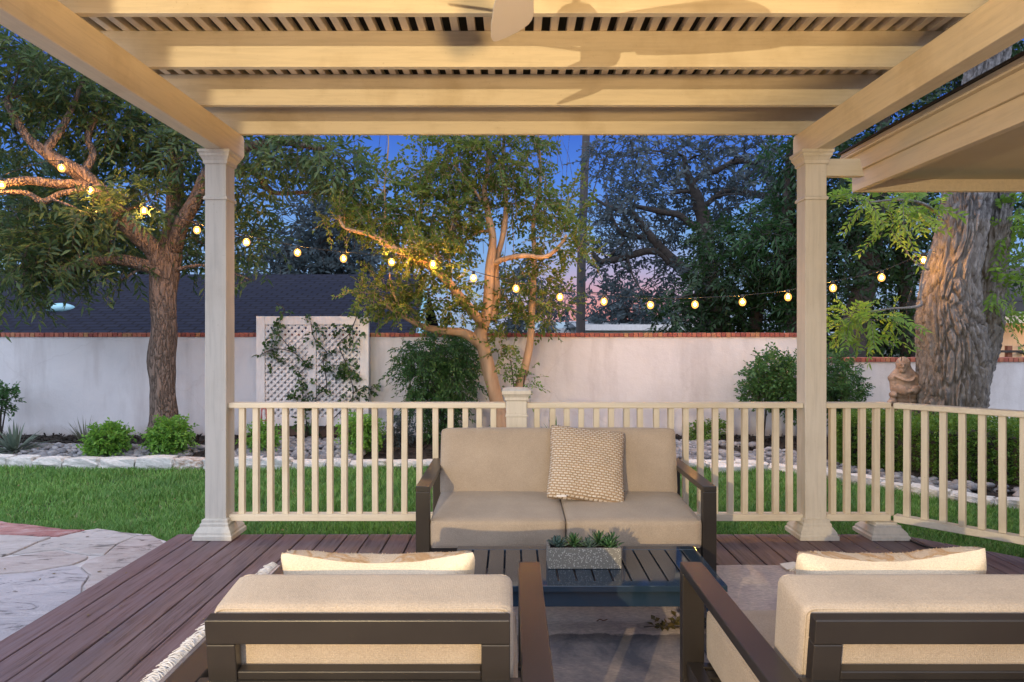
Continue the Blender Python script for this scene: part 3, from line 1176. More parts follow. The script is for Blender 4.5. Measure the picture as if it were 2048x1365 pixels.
# ------------------------------------------------------------------ ceiling fan
def ceiling_fan():
    c = Vector((.018, 2.12, 2.55))
    root = thing('ceiling_fan', (c.x, c.y, 2.55), 'white ceiling fan hanging under the pergola roof', 'ceiling fan')
    b = MB()
    b.lathe(c, [(.02, -.055), (.06, -.045), (.075, -.02), (.075, .03), (.05, .06), (.02, .07)], 24)
    b.build('motor', M['fan_white'], root, True)
    b = MB()
    b.lathe((c.x, c.y, 2.6), [(.013, 0), (.013, .28), (.05, .30), (.055, .335)], 16)
    b.build('downrod', M['fan_white'], root, True)
    # blade outline: root narrow, widening, oblique rounded tip
    out = [(.13, -.035), (.20, -.055), (.36, -.076), (.50, -.084), (.60, -.083), (.635, -.075), (.643, -.060), (.63, -.02), (.60, .03), (.555, .068), (.52, .080), (.46, .083), (.34, .074), (.20, .052), (.13, .035)]
    for k in range(3):
        a = R(92) + k * 2 * PI / 3
        M4 = Matrix.Translation(c) @ Matrix.Rotation(a, 4, 'Z') @ Matrix.Rotation(R(-14), 4, 'X')
        b = MB()
        vs = [M4 @ Vector((p[0], -p[1], -.004)) for p in out] + [M4 @ Vector((p[0], -p[1], .004)) for p in out]
        n = len(out)
        b.add(vs, [tuple(reversed(range(n))), tuple(range(n, 2 * n))] + [(i, (i + 1) % n, n + (i + 1) % n, n + i) for i in range(n)])
        b.build('blade', M['fan_white'], root, False, .002)
        b = MB()
        b.box(.07, .18, -.022, .022, .005, .012, M4)
        b.build('blade_arm', M['fan_white'], root, False, .002)


ceiling_fan()


# ------------------------------------------------------------------ railings
RY = 4.57


def baluster(parent, p, rot=0, s=.019):
    b = MB()
    lean = random.uniform(-.004, .004)
    tw = random.uniform(-.06, .06)
    M4 = Matrix.Translation(Vector((p[0], p[1], 0))) @ Matrix.Rotation(rot + tw, 4, 'Z')
    b.box(-s, s, -s, s, .135, .862, M4)
    b.v = [(x + lean * (z - .5), y, z) for x, y, z in b.v]
    b.build('baluster', M['balus'], parent, False, .002, 1)


def rails(parent, a, bb, matn='rail_x'):
    a, bb = Vector(a), Vector(bb)
    m = MB()
    m.bar((a.x, a.y, .873), (bb.x, bb.y, .873), .085, .036)
    m.build('top_rail', M[matn], parent, False, .006)
    m = MB()
    m.bar((a.x, a.y, .127), (bb.x, bb.y, .127), .075, .045)
    m.build('bottom_rail', M[matn], parent, False, .005)


def railing_main():
    root = thing('deck_railing', (0, RY, 0), 'cream picket railing between the two pergola posts behind the loveseat', 'railing')
    rails(root, (-1.884, RY), (-.04, RY))
    rails(root, (.096, RY), (1.934, RY))
    nw = MB()
    nw.sqlathe(.03, RY, [(.068, -.02), (.068, .925)])
    p = nw.build('newel_post', M['paint_z'], root, False, .004)
    b = MB()
    b.sqlathe(.03, RY, [(.070, .905), (.078, .912), (.078, .93), (.090, .948), (.096, .953), (.096, .975), (.07, .986), (.02, .992)])
    b.build('post_cap', M['paint_z'], p, False, .002)
    b = MB()
    b.sqlathe(.03, RY, [(.0685, .80), (.074, .803), (.074, .813), (.0685, .818)])
    b.build('collar', M['paint_z'], p, False, .0015)
    px = [480 + v / 2.843 for v in (11, 90, 172, 257, 343, 425, 510, 592, 678, 765, 850, 933, 1018, 1110, 1195, 1280, 1358, 1437)]
    px += [800 + v / 3.012 for v in (822, 915, 1000, 1088, 1180, 1268, 1362, 1443, 1540, 1628, 1716, 1806, 1894, 1985)]
    px += [1420 + v / 3.175 for v in (125, 216, 314, 412, 500)]
    for x in px: baluster(root, ((x - 1023) / F * RY, RY))


railing_main()


def railing_right():
    root = thing('deck_railing', (2.53, RY, 0), 'cream picket railing turning the deck corner in front of the hedge', 'railing')
    c = Vector((2.50, RY, 0))
    e = Vector((c.x + 2.2, c.y - 2.2, 0))
    rails(root, (2.077, RY), (c.x + .018, RY))
    rails(root, (c.x + .018 + .03, RY - .03), e)
    nw = MB()
    nw.sqlathe(2.47, RY, [(.07, -.02), (.07, .104)])
    p = nw.build('newel_stub', M['paint_z'], root, False, .003)
    b = MB()
    b.sqlathe(2.47, RY, [(.128, .001), (.128, .024), (.118, .032), (.116, .045), (.096, .068), (.088, .076), (.088, .088), (.0725, .094)])
    b.build('newel_base', M['paint_z'], p, False, .002)
    for v in (773, 865, 960, 1050):
        x = 1420 + v / 3.175
        baluster(root, ((x - 1023) / F * RY, RY))
    baluster(root, (c.x + .03, RY), R(22))
    for k in range(1, 20):
        t = k * .1035 / math.sqrt(2)
        baluster(root, (c.x + .03 + t, RY - t), R(45))


railing_right()


# ------------------------------------------------------------------ house eave at the right
def eave():
    root = thing('porch_roof', (4.2, 4.4, 0), 'tan boxed eave of the house roof reaching in from the right', 'roof')
    X0, YE = 2.49, 5.0
    def ring(name, off, z0, z1, t, mat):
        b = MB()
        b.box(X0 - off, X0 - off + t, -1.5, YE + off, z0, z1)
        b.box(X0 - off + t, 7.5, YE + off - t, YE + off, z0, z1)
        b.build(name, mat, root, False, .003)
    ring('fascia', 0, 2.385, 2.515, .05, M['eave'])
    ring('upper_fascia', .022, 2.516, 2.632, .07, M['eave'])
    ring('crown_trim', .055, 2.633, 2.674, .105, M['eave'])
    ring('trim_bead', .061, 2.646, 2.656, .02, M['eave'])
    b = MB()
    b.box(X0 + .051, 7.5, -1.5, YE - .051, 2.47, 2.49)
    b.build('soffit', M['soffit'], root)
    b = MB()
    x0 = X0 - .072
    y1 = YE + .072
    b.add([(x0, -1.6, 2.675), (7.6, -1.6, 2.675), (7.6, y1, 2.675), (x0, y1, 2.675), (x0, -1.6, 2.688), (x0, y1, 2.688), (7.6, y1 - 2.2, 3.4), (7.6, -1.6, 3.4)],
          [(0, 3, 2, 1), (4, 5, 3, 0)[::-1], (4, 7, 6, 5), (5, 6, 2, 3), (0, 1, 7, 4), (1, 2, 6, 7)])
    b.build('shingles', M['dark_roof'], root)
    b = MB()
    b.box(4.3, 4.5, -1.5, 4.3, -.1, 2.469)
    b.build('wall', M['eave'], root)


eave()


# ------------------------------------------------------------------ cushions and pillows
def cushion_bm(w, d, h, r=.035, crown=.012, cuts=10, sag=0, seed=0):
    """rounded box centred on the origin, size w (x) d (y) h (z)"""
    bm = bmesh.new()
    bmesh.ops.create_cube(bm, size=2)
    bmesh.ops.subdivide_edges(bm, edges=bm.edges[:], cuts=cuts, use_grid_fill=True)
    hx, hy, hz = w / 2, d / 2, h / 2
    def remap(t):
        return math.copysign(abs(t) ** .6, t) if t else 0
    for v in bm.verts:
        ux, uy, uz = v.co
        p = Vector((remap(ux) * hx, remap(uy) * hy, remap(uz) * hz))
        q = Vector((max(-hx + r, min(hx - r, p.x)), max(-hy + r, min(hy - r, p.y)), max(-hz + r, min(hz - r, p.z))))
        dlt = p - q
        if dlt.length > 1e-6:
            p = q + dlt.normalized() * r
        fx, fy, fz = 1 - (p.x / hx) ** 2, 1 - (p.y / hy) ** 2, 1 - (p.z / hz) ** 2
        fx, fy, fz = max(0, fx), max(0, fy), max(0, fz)
        nn = noise.noise(Vector((p.x * 5 + seed, p.y * 5, p.z * 5))) * .004
        p.z += math.copysign(1, p.z) * crown * (fx * fy) ** .5 * min(1, abs(p.z) / hz) + nn * fx * fy
        p.y += math.copysign(1, p.y) * crown * .7 * (fx * fz) ** .5 * min(1, abs(p.y) / hy) + nn * fx * fz
        p.x += math.copysign(1, p.x) * crown * .4 * (fy * fz) ** .5 * min(1, abs(p.x) / hx)
        v.co = p
    return bm


def add_cushion(name, mat, parent, M4, w, d, h, r=.035, crown=.012, seed=0, piping=True):
    bm = cushion_bm(w, d, h, r, crown, 12, seed=seed)
    for v in bm.verts: v.co = M4 @ v.co
    me = bpy.data.meshes.new(name)
    bm.to_mesh(me)
    bm.free()
    o = link_mesh(name, me, mat, parent, True)
    if piping:
        # stitched seam round both large edges
        for sz in (1, -1):
            b = MB()
            hx, hy = w / 2 - .004, d / 2 - .004
            z = sz * (h / 2 - r * .32)
            rr = r * 1.0
            pts = []
            for cx, cy, a0 in ((hx - rr, hy - rr, 0), (-hx + rr, hy - rr, 90), (-hx + rr, -hy + rr, 180), (hx - rr, -hy + rr, 270)):
                for k in range(5):
                    a = R(a0 + 22.5 * k)
                    pts.append(M4 @ Vector((cx + rr * .93 * math.cos(a), cy + rr * .93 * math.sin(a), z)))
            pts.append(pts[0])
            b.tube(pts, .0034, 6, False)
            b.build('piping', mat, o, True)
    return o


def pillow_sides(w, h, t, M4, n=26, cpull=.10, seed=0, sag=.0):
    """two shells (front +z local, back) of a stuffed square pillow; returns verts, faces front, faces back, uv"""
    vs, uv = [], []
    idx = {}
    for side in (1, -1):
        for i in range(n + 1):
            for j in range(n + 1):
                u, v = -1 + 2 * i / n, -1 + 2 * j / n
                edge = (i in (0, n)) or (j in (0, n))
                if edge and side == -1:
                    idx[(side, i, j)] = idx[(1, i, j)]
                    continue
                pin = 1 - cpull * (1 - abs(v) ** 2) * abs(u) ** 3
                pin2 = 1 - cpull * (1 - abs(u) ** 2) * abs(v) ** 3
                x, y = u * w / 2 * pin, v * h / 2 * pin2
                th = t / 2 * ((1 - abs(u) ** 2.4) * (1 - abs(v) ** 2.4)) ** .45
                th *= 1 + .10 * noise.noise(Vector((u * 2 + seed, v * 2, side)))
                wr = .008 * noise.noise(Vector((u * 4 + seed * 3, v * 4, side * 2))) * (1 if not edge else .5)
                y += -sag * (1 - u * u) * (v + 1) / 2
                cr = 1 - .075 * (abs(u) * abs(v)) ** 5
                x *= cr
                y *= cr
                idx[(side, i, j)] = len(vs)
                vs.append(M4 @ Vector((x, y, side * th + wr)))
                uv.append((x, y))
    f1, f2 = [], []
    for i in range(n):
        for j in range(n):
            f1.append((idx[(1, i, j)], idx[(1, i + 1, j)], idx[(1, i + 1, j + 1)], idx[(1, i, j + 1)]))
            f2.append((idx[(-1, i, j)], idx[(-1, i, j + 1)], idx[(-1, i + 1, j + 1)], idx[(-1, i + 1, j)]))
    return vs, f1, f2, uv


def mesh_from(name, vs, fs, uv, mat, parent=None):
    used = sorted({i for f in fs for i in f})
    mp = {k: i for i, k in enumerate(used)}
    me = bpy.data.meshes.new(name)
    me.from_pydata([vs[i] for i in used], [], [tuple(mp[i] for i in f) for f in fs])
    l = me.uv_layers.new(name='UVMap')
    for lp in me.loops:
        l.data[lp.index].uv = uv[used[lp.vertex_index]]
    me.update()
    return link_mesh(name, me, mat, parent, True)


# ------------------------------------------------------------------ lounge chairs (built facing +y at the origin)
def make_chair(label):
    root = thing('lounge_chair', (0, 0, 0), label, 'chair', 'lounge chairs facing the loveseat')
    for s in (-1, 1):
        x0, x1 = sorted((s * .372, s * .447))
        b = MB(); b.box(x0, x1, -.425, .425, .526, .556); b.build('armrest', M['metal'], root, False, .003)
        b = MB(); b.box(x0, x1, .385, .425, .0125, .5255); b.build('leg', M['metal'], root, False, .003)
        b = MB(); b.box(x0, x1, -.425, -.385, .0125, .5255); b.build('leg', M['metal'], root, False, .003)
        xa, xb = sorted((s * .385, s * .434))
        b = MB(); b.box(xa, xb, -.3845, .3845, .17, .225); b.build('side_rail', M['metal'], root, False, .003)
    b = MB(); b.box(-.3715, .3715, -.425, -.375, .526, .5555); b.build('back_rail', M['metal'], root, False, .003)
    b = MB(); b.box(-.3845, .3845, .35, .384, .17, .224); b.box(-.3845, .3845, -.384, -.35, .17, .224)
    for k in range(7): b.box(-.384, .384, -.32 + k * .1, -.27 + k * .1, .205, .223)
    b.build('seat_frame', M['metal'], root, False, .002)
    # reclined open back frame
    T = Matrix.Translation((0, -.375, .557)) @ Matrix.Rotation(R(9), 4, 'X')
    b = MB()
    hw, th = .346, .032
    b.box(-hw, hw, -th / 2, th / 2, .090, .150, T)
    b.box(-hw, -hw + .066, -th / 2, th / 2, -.30, .0895, T)
    b.box(hw - .066, hw, -th / 2, th / 2, -.30, .0895, T)
    b.box(-hw + .0665, hw - .0665, -th / 2 + .002, th / 2 - .002, .0, .022, T)
    b.build('back_frame', M['metal'], root, False, .003)
    add_cushion('seat_cushion', M['cushion'], root, Matrix.Translation((0, .065, .313)), .728, .70, .165, .022, .010, 1)
    add_cushion('back_cushion', M['cushion'], root, Matrix.Translation((0, -.258, .555)) @ Matrix.Rotation(R(98), 4, 'X'), .70, .34, .172, .021, .009, 2)
    return root


def copy_tree(o, parent=None):
    c = o.copy()
    COL.objects.link(c)
    c.parent = parent
    for ch in list(o.children): copy_tree(ch, c)
    return c


chair = make_chair('left lounge chair seen from behind, dark bronze frame with tan cushions, on the rug')
chair2 = copy_tree(chair)
chair.location = (-.35, 1.955, 0)
chair2.location = (1.032, 1.955, 0)
chair2['label'] = 'right lounge chair seen from behind, dark bronze frame and tan cushions, partly out of frame'


def chair_pillow(cx, cy, cz, w, label, seed, roll=0):
    M4 = Matrix.Translation((cx, cy, cz)) @ Matrix.Rotation(R(roll), 4, 'Y') @ Matrix.Rotation(R(-72), 4, 'X') @ Matrix.Rotation(PI, 4, 'Y')
    # local +z faces the viewer side after rotation
    M4 = Matrix.Translation((cx, cy, cz)) @ Matrix.Rotation(R(roll), 4, 'Y') @ Matrix.Rotation(R(110), 4, 'X')
    vs, f1, f2, uv = pillow_sides(w, .37, .20, M4, 30, .09, seed, .034)
    o = mesh_from('throw_pillow', vs, f1, uv, M['cream_fabric'])
    tag(o, label, 'pillow', 'throw pillows on the lounge chairs')
    mesh_from('tufted_front', vs, f2, uv, M['shaggy'], o)
    # shaggy tufts along the top of the front
    n = 2600
    top = [vs[i] for f in f2 for i in f]
    P = []
    for _ in range(n):
        f = random.choice(f2)
        a, c = random.random(), random.random()
        p = (vs[f[0]] * (1 - a) + vs[f[1]] * a) * (1 - c) + (vs[f[3]] * (1 - a) + vs[f[2]] * a) * c
        if p.z > cz + .06: P.append(p)
    P = np.array([p[:] for p in P])
    k = len(P)
    d = nrm(RNG.normal(size=(k, 3)) * .6 + np.array([[0, .2, .9]]))
    s_ = nrm(np.cross(d, RNG.normal(size=(k, 3))))
    ln = RNG.uniform(.002, .005, k)[:, None]
    V = np.stack([P - s_ * .0012, P + s_ * .0012, P + d * ln], 1).reshape(-1, 3)
    np_mesh('tufts', V, np.arange(k * 3).reshape(k, 3), M['shaggy'], o)


chair_pillow(-.372, 1.945, .585, .57, 'tan and cream tufted throw pillow on the left lounge chair', 1, 0)
chair_pillow(1.055, 1.945, .590, .555, 'tan and cream tufted throw pillow on the right lounge chair', 5, -1.5)


# ------------------------------------------------------------------ loveseat
def loveseat():
    cx, yf, yb = .282, 3.55, 4.36
    root = thing('loveseat', (cx, 3.95, 0), 'two seat outdoor loveseat with taupe cushions and dark bronze frame against the railing', 'loveseat')
    hw = .783
    for s in (-1, 1):
        x0, x1 = sorted((cx + s * (hw - .073), cx + s * hw))
        b = MB(); b.box(x0, x1, yf, yb, .526, .556); b.build('armrest', M['metal'], root, False, .003)
        b = MB(); b.box(x0, x1, yf, yf + .04, .0, .5255); b.build('leg', M['metal'], root, False, .003)
        b = MB(); b.box(x0, x1, yb - .04, yb, .0, .5255); b.build('leg', M['metal'], root, False, .003)
        xa, xb = sorted((cx + s * (hw - .06), cx + s * (hw - .012)))
        b = MB(); b.box(xa, xb, yf + .0405, yb - .0405, .17, .23); b.build('side_rail', M['metal'], root, False, .003)
    b = MB(); b.box(cx - hw + .0735, cx + hw - .0735, yb - .05, yb, .526, .5555); b.build('back_rail', M['metal'], root, False, .003)
    b = MB(); b.box(cx - hw + .0735, cx + hw - .0735, yf + .015, yf + .05, .16, .235)
    b.box(cx - hw + .0735, cx + hw - .0735, yb - .09, yb - .055, .16, .235)
    for k in range(6): b.box(cx - hw + .0735, cx + hw - .0735, yf + .1 + k * .11, yf + .16 + k * .11, .205, .234)
    b.build('seat_frame', M['metal'], root, False, .003)
    T = Matrix.Translation((0, yb - .05, .557)) @ Matrix.Rotation(R(-9), 4, 'X')
    b = MB()
    b.box(cx - .69, cx + .69, -.016, .016, .09, .15, T)
    for xx in (-.69, -.033, .624): b.box(cx + xx, cx + xx + .066, -.016, .016, -.3, .0895, T)
    b.build('back_frame', M['metal'], root, False, .003)
    for k, sx in enumerate((-1, 1)):
        x = cx + sx * .357
        add_cushion('seat_cushion', M['cushion'], root, Matrix.Translation((x, 3.885, .318)) @ Matrix.Rotation(R(2.5), 4, 'X'), .708, .67, .150, .022, .009, 3 + k)
        add_cushion('back_cushion', M['cushion'], root, Matrix.Translation((x, 4.195, .565)) @ Matrix.Rotation(R(80), 4, 'X'), .712, .40, .165, .028, .010, 5 + k)
    # woven pillow
    a = [W(1119, 857, 4.07), W(1257, 868, 4.09), W(1223, 1008, 3.86), W(1088, 990, 3.87)]
    c = (a[0] + a[1] + a[2] + a[3]) / 4 + Vector((0, 0, .0))
    ux = ((a[1] - a[0]) + (a[2] - a[3])).normalized()
    uy = ((a[0] - a[3]) + (a[1] - a[2])).normalized()
    uz = ux.cross(uy).normalized()
    uy = uz.cross(ux).normalized()
    M4 = Matrix((ux, uy, uz)).transposed().to_4x4()
    M4.translation = c
    vs, f1, f2, uv = pillow_sides(.47, .475, .15, M4, 30, .09, 11)
    vs = [v + (ux * (-.018) * ((v - c).dot(uy) / .2) if True else 0) * 0 for v in vs]
    o = mesh_from('throw_pillow', vs, f1 + f2, uv, M['weave'])
    tag(o, 'square beige basket weave pillow leaning on the loveseat back', 'pillow')
    b = MB()
    q = W(1112, 992, 3.80)
    b.bar(q, q + Vector((.055, -.005, .0)), .002, .010)
    b.build('care_tag', M['lattice_paint'], o)


loveseat()


# ------------------------------------------------------------------ rug, table, planter
def rug():
    x0, x1, y0, y1 = -1.37, 1.63, .2, 3.96
    nx, ny = 60, 74
    vs, fs = [], []
    for i in range(nx + 1):
        for j in range(ny + 1):
            u, v = i / nx, j / ny
            x, y = x0 + (x1 - x0) * u, y0 + (y1 - y0) * v
            ed = .012 * noise.noise(Vector((x * 3, y * 3, 1)))
            if i in (0, nx): x += ed
            if j == ny: y += ed
            z = .0085 + .004 * noise.noise(Vector((x * 2.5, y * 2.5, 0)))
            vs.append((x, y, max(.005, z)))
    for i in range(nx):
        for j in range(ny):
            a = i * (ny + 1) + j
            fs.append((a, a + ny + 1, a + ny + 2, a + 1))
    o = MB().add(vs, fs).build('area_rug', M['rug'], None, True)
    tag(o, 'worn beige and grey area rug with white fringe on the deck', 'rug')
    b = MB()
    y = 1.2
    while y < y1:
        n = random.randint(2, 4)
        for _ in range(n):
            p0 = Vector((x0 + .01, y + random.uniform(-.006, .006), .010))
            L_ = random.uniform(.03, .075)
            d = random.uniform(-.03, .03)
            p1 = p0 + Vector((-L_ * .5, d * .4 + random.uniform(-.01, .01), random.uniform(.004, .016)))
            p2 = p0 + Vector((-L_, d, random.uniform(-.004, .002)))
            b.tube([p0, p1, p2], [.0030, .0026, .0020], 4)
        y += .0105
    for k in range(26):
        p0 = Vector((x1 - .01 - random.random() * .06, 3.94 - random.random() * .09, .01))
        b.tube([p0, p0 + Vector((.03, random.uniform(-.03, .03), .015)), p0 + Vector((.07, random.uniform(-.06, .05), .0))], [.003, .0025, .002], 4)
    b.build('fringe', simple('fringe_cotton', (.60, .56, .52), (.70, .66, .62), 30, .9), o, True)
    b = MB()
    q = Vector((1.60, 3.90, .02))
    b.add([q + Vector((-.05, -.05, 0)), q + Vector((.04, -.03, .005)), q + Vector((.03, .05, .012)), q + Vector((-.06, .03, .006))], [(0, 1, 2, 3)])
    b.build('care_label', M['lattice_paint'], o)
    return o


rug()


def coffee_table():
    x0, x1, y0, y1, zt = -.265, .89, 2.815, 3.347, .31
    root = thing('coffee_table', ((x0 + x1) / 2, (y0 + y1) / 2, 0), 'low charcoal slatted coffee table between the loveseat and the lounge chairs', 'coffee table')
    b = MB()
    b.box(x0, x1, y0, y0 + .055, zt - .026, zt)
    b.box(x0, x1, y1 - .055, y1, zt - .026, zt)
    b.build('end_rail', M['table_metal'], root, False, .002)
    n = 15
    pitch = (x1 - x0) / n
    for k in range(n):
        b = MB()
        b.box(x0 + k * pitch + (.004 if k else 0), x0 + (k + 1) * pitch - (.004 if k < n - 1 else 0), y0 + .0553, y1 - .0553, zt - .024, zt - .0008)
        b.build('slat', M['table_metal'], root, False, .0015, 1)
    b = MB()
    i = .022
    b.box(x0 + i, x1 - i, y0 + i, y0 + i + .03, zt - .095, zt - .0265)
    b.box(x0 + i, x1 - i, y1 - i - .03, y1 - i, zt - .095, zt - .0265)
    b.box(x0 + i, x0 + i + .03, y0 + i + .0305, y1 - i - .0305, zt - .095, zt - .0265)
    b.box(x1 - i - .03, x1 - i, y0 + i + .0305, y1 - i - .0305, zt - .095, zt - .0265)
    b.build('apron', M['table_metal'], root, False, .002)
    for xx in (x0 + .022, x1 - .082):
        for yy in (y0 + .022, y1 - .082):
            b = MB(); b.box(xx, xx + .06, yy, yy + .06, .0135, zt - .0955); b.build('leg', M['table_metal'], root, False, .002)


coffee_table()


def leaf_solid(b, base, d, up, L_, w, th, cup=.2):
    """fleshy pointed leaf"""
    d = d.normalized()
    sd = d.cross(up).normalized()
    up = sd.cross(d).normalized()
    rows = [(0, .35, 0), (.3, .85, .02), (.6, 1.0, .08), (.85, .55, .2), (1.0, .04, .32)]
    vs = []
    for t, ww, c in rows:
        p = base + d * L_ * t + up * c * cup * L_
        vs += [p + sd * w * ww / 2 + up * th * .4, p - up * th * ww * .5, p - sd * w * ww / 2 + up * th * .4, p + up * th * ww * .35]
    fs = []
    for i in range(4):
        for k in range(4):
            fs.append((i * 4 + k, i * 4 + (k + 1) % 4, i * 4 + 4 + (k + 1) % 4, i * 4 + 4 + k))
    fs += [(0, 1, 2, 3), (19, 18, 17, 16)]
    b.add(vs, fs)


def planter():
    x0, x1, y0, y1, z0, z1 = .158, .484, 3.015, 3.145, .3105, .402
    b = MB()
    t = .012
    b.box(x0, x1, y0, y0 + t, z0, z1)
    b.box(x0, x1, y1 - t, y1, z0, z1)
    b.box(x0, x0 + t, y0 + t, y1 - t, z0, z1)
    b.box(x1 - t, x1, y0 + t, y1 - t, z0, z1)
    b.box(x0 + t, x1 - t, y0 + t, y1 - t, z0, z0 + .06)
    o = b.build('planter_box', M['speckle'], None, False, .0025)
    tag(o, 'speckled grey concrete trough planter on the coffee table', 'planter')
    b = MB()
    b.box(x0 + t + .001, x1 - t - .001, y0 + t + .001, y1 - t - .001, z0 + .061, z1 - .012)
    b.build('potting_soil', M['soil'], o)
    kinds = [(.205, 3.075, 'pale open rosette succulent at the left end of the trough planter', 'blue', .055, 24, .026),
             (.278, 3.08, 'spiky dark green succulent left of centre in the trough planter', 'spike', .06, 30, .012),
             (.343, 3.065, 'low blue green succulent at the centre of the trough planter', 'blue', .045, 26, .014),
             (.395, 3.10, 'tall spiky succulent at the back right of the trough planter', 'spike', .065, 26, .013),
             (.435, 3.06, 'broad green rosette succulent at the right front of the trough planter', 'green', .052, 20, .024),
             (.455, 3.11, 'dark spiky succulent at the right end of the trough planter', 'spike', .05, 22, .011)]
    for x, y, lab, kd, L_, n, w in kinds:
        b = MB()
        for k in range(n):
            a = k * 2.399
            f = k / n
            el = R(12 + 70 * f) if kd != 'spike' else R(8 + 72 * f * random.uniform(.8, 1.15))
            ln = L_ * (1.05 - .5 * f) * random.uniform(.9, 1.1)
            d = Vector((math.cos(a) * math.cos(el), math.sin(a) * math.cos(el), math.sin(el)))
            zz = z1 - .014 + (.03 if kd == 'spike' else .018) * f
            leaf_solid(b, Vector((x, y, zz)) + d * .004, d, Vector((0, 0, 1)), ln, w * (1.05 - .5 * f), .005, .5 if kd != 'spike' else .15)
        b.lathe((x, y, z1 - .03), [(.006, 0), (.006, .03)], 6)
        s_ = b.build('succulent', M['succulent_blue' if kd == 'blue' else 'succulent'], None, True)
        tag(s_, lab, 'succulent', 'succulents in the trough planter')


planter()


# ------------------------------------------------------------------ foliage generators
def sprays(origins, dirs, length, nleaf, leafL, leafW, spread=.9, droop=.25, jit=.35, twist=.6, pair=False, fold=.18):
    """origins, dirs Mx3; returns leaf verts/faces and twig segments"""
    Mn = len(origins)
    O = np.repeat(origins, nleaf, 0)
    D = np.repeat(nrm(dirs), nleaf, 0)
    Ls = np.repeat(length, nleaf)[:, None]
    k = np.tile(np.arange(nleaf), Mn)
    if pair:
        t = ((k // 2) + .6) / (nleaf / 2)
        sg = np.where(k % 2 == 0, 1.0, -1.0)
    else:
        t = (k + RNG.uniform(.2, .9, len(k))) / nleaf
        sg = np.where(k % 2 == 0, 1.0, -1.0)
    t = t[:, None]
    up = np.array([[0, 0, 1.0]])
    ref = np.repeat(nrm(RNG.normal(size=(Mn, 3)) * twist + up), nleaf, 0)
    S = nrm(np.cross(D, ref))
    U = nrm(np.cross(S, D))
    pos = O + D * Ls * t - up * droop * Ls * t ** 2
    ld = nrm(D * (1 - .35 * spread) + S * sg[:, None] * spread + RNG.normal(size=D.shape) * jit - up * droop * .8)
    ls = nrm(np.cross(ld, U + RNG.normal(size=D.shape) * jit * .8))
    lu = np.cross(ls, ld)
    n = len(pos)
    LL = (leafL * RNG.uniform(.7, 1.2, n))[:, None]
    WW = (leafW * RNG.uniform(.75, 1.2, n))[:, None]
    b0 = pos
    m = pos + ld * LL * .45
    V = np.stack([b0, m + ls * WW * .5 + lu * WW * fold, pos + ld * LL - up * LL * .10, m - ls * WW * .5 + lu * WW * fold], 1).reshape(-1, 3)
    i = np.arange(n)[:, None] * 4
    Fc = np.concatenate([i + [[0, 1, 2]], i + [[0, 2, 3]]], 1).reshape(-1, 3)
    # twig segments (one per spray, two pieces)
    a = origins
    bmid = origins + nrm(dirs) * length[:, None] * .5 - up * droop * length[:, None] * .25
    c = origins + nrm(dirs) * length[:, None] - up * droop * length[:, None]
    return V, Fc, (a, bmid, c)


def twig_mesh(a, b, c, r0, r1):
    """triangular tapered tubes a->b->c, vectorised"""
    n = len(a)
    d = nrm(c - a)
    s = nrm(np.cross(d, RNG.normal(size=(n, 3))))
    u = np.cross(d, s)
    V = []
    r0 = np.broadcast_to(np.asarray(r0, dtype=float), (n,))[:, None]
    r1 = np.broadcast_to(np.asarray(r1, dtype=float), (n,))[:, None]
    for P, r in ((a, r0), (b, (r0 + r1) / 2), (c, r1)):
        for k in range(3):
            an = 2 * PI * k / 3
            V.append(P + (s * math.cos(an) + u * math.sin(an)) * r)
    V = np.stack(V, 1).reshape(-1, 3)
    i = np.arange(n)[:, None] * 9
    fs = []
    for row in (0, 3):
        for k in range(3):
            k2 = (k + 1) % 3
            fs.append(i + [[row + k, row + k2, row + 3 + k2, row + 3 + k]])
    return V, np.concatenate(fs, 0)


def ell_points(c, r, n, shell=.5):
    d = nrm(RNG.normal(size=(n, 3)))
    rad = (shell + (1 - shell) * RNG.uniform(0, 1, n) ** .5)
    rad = np.where(RNG.uniform(0, 1, n) < .45, RNG.uniform(0, 1, n) ** .6, rad)[:, None]
    return c + d * rad * r, d


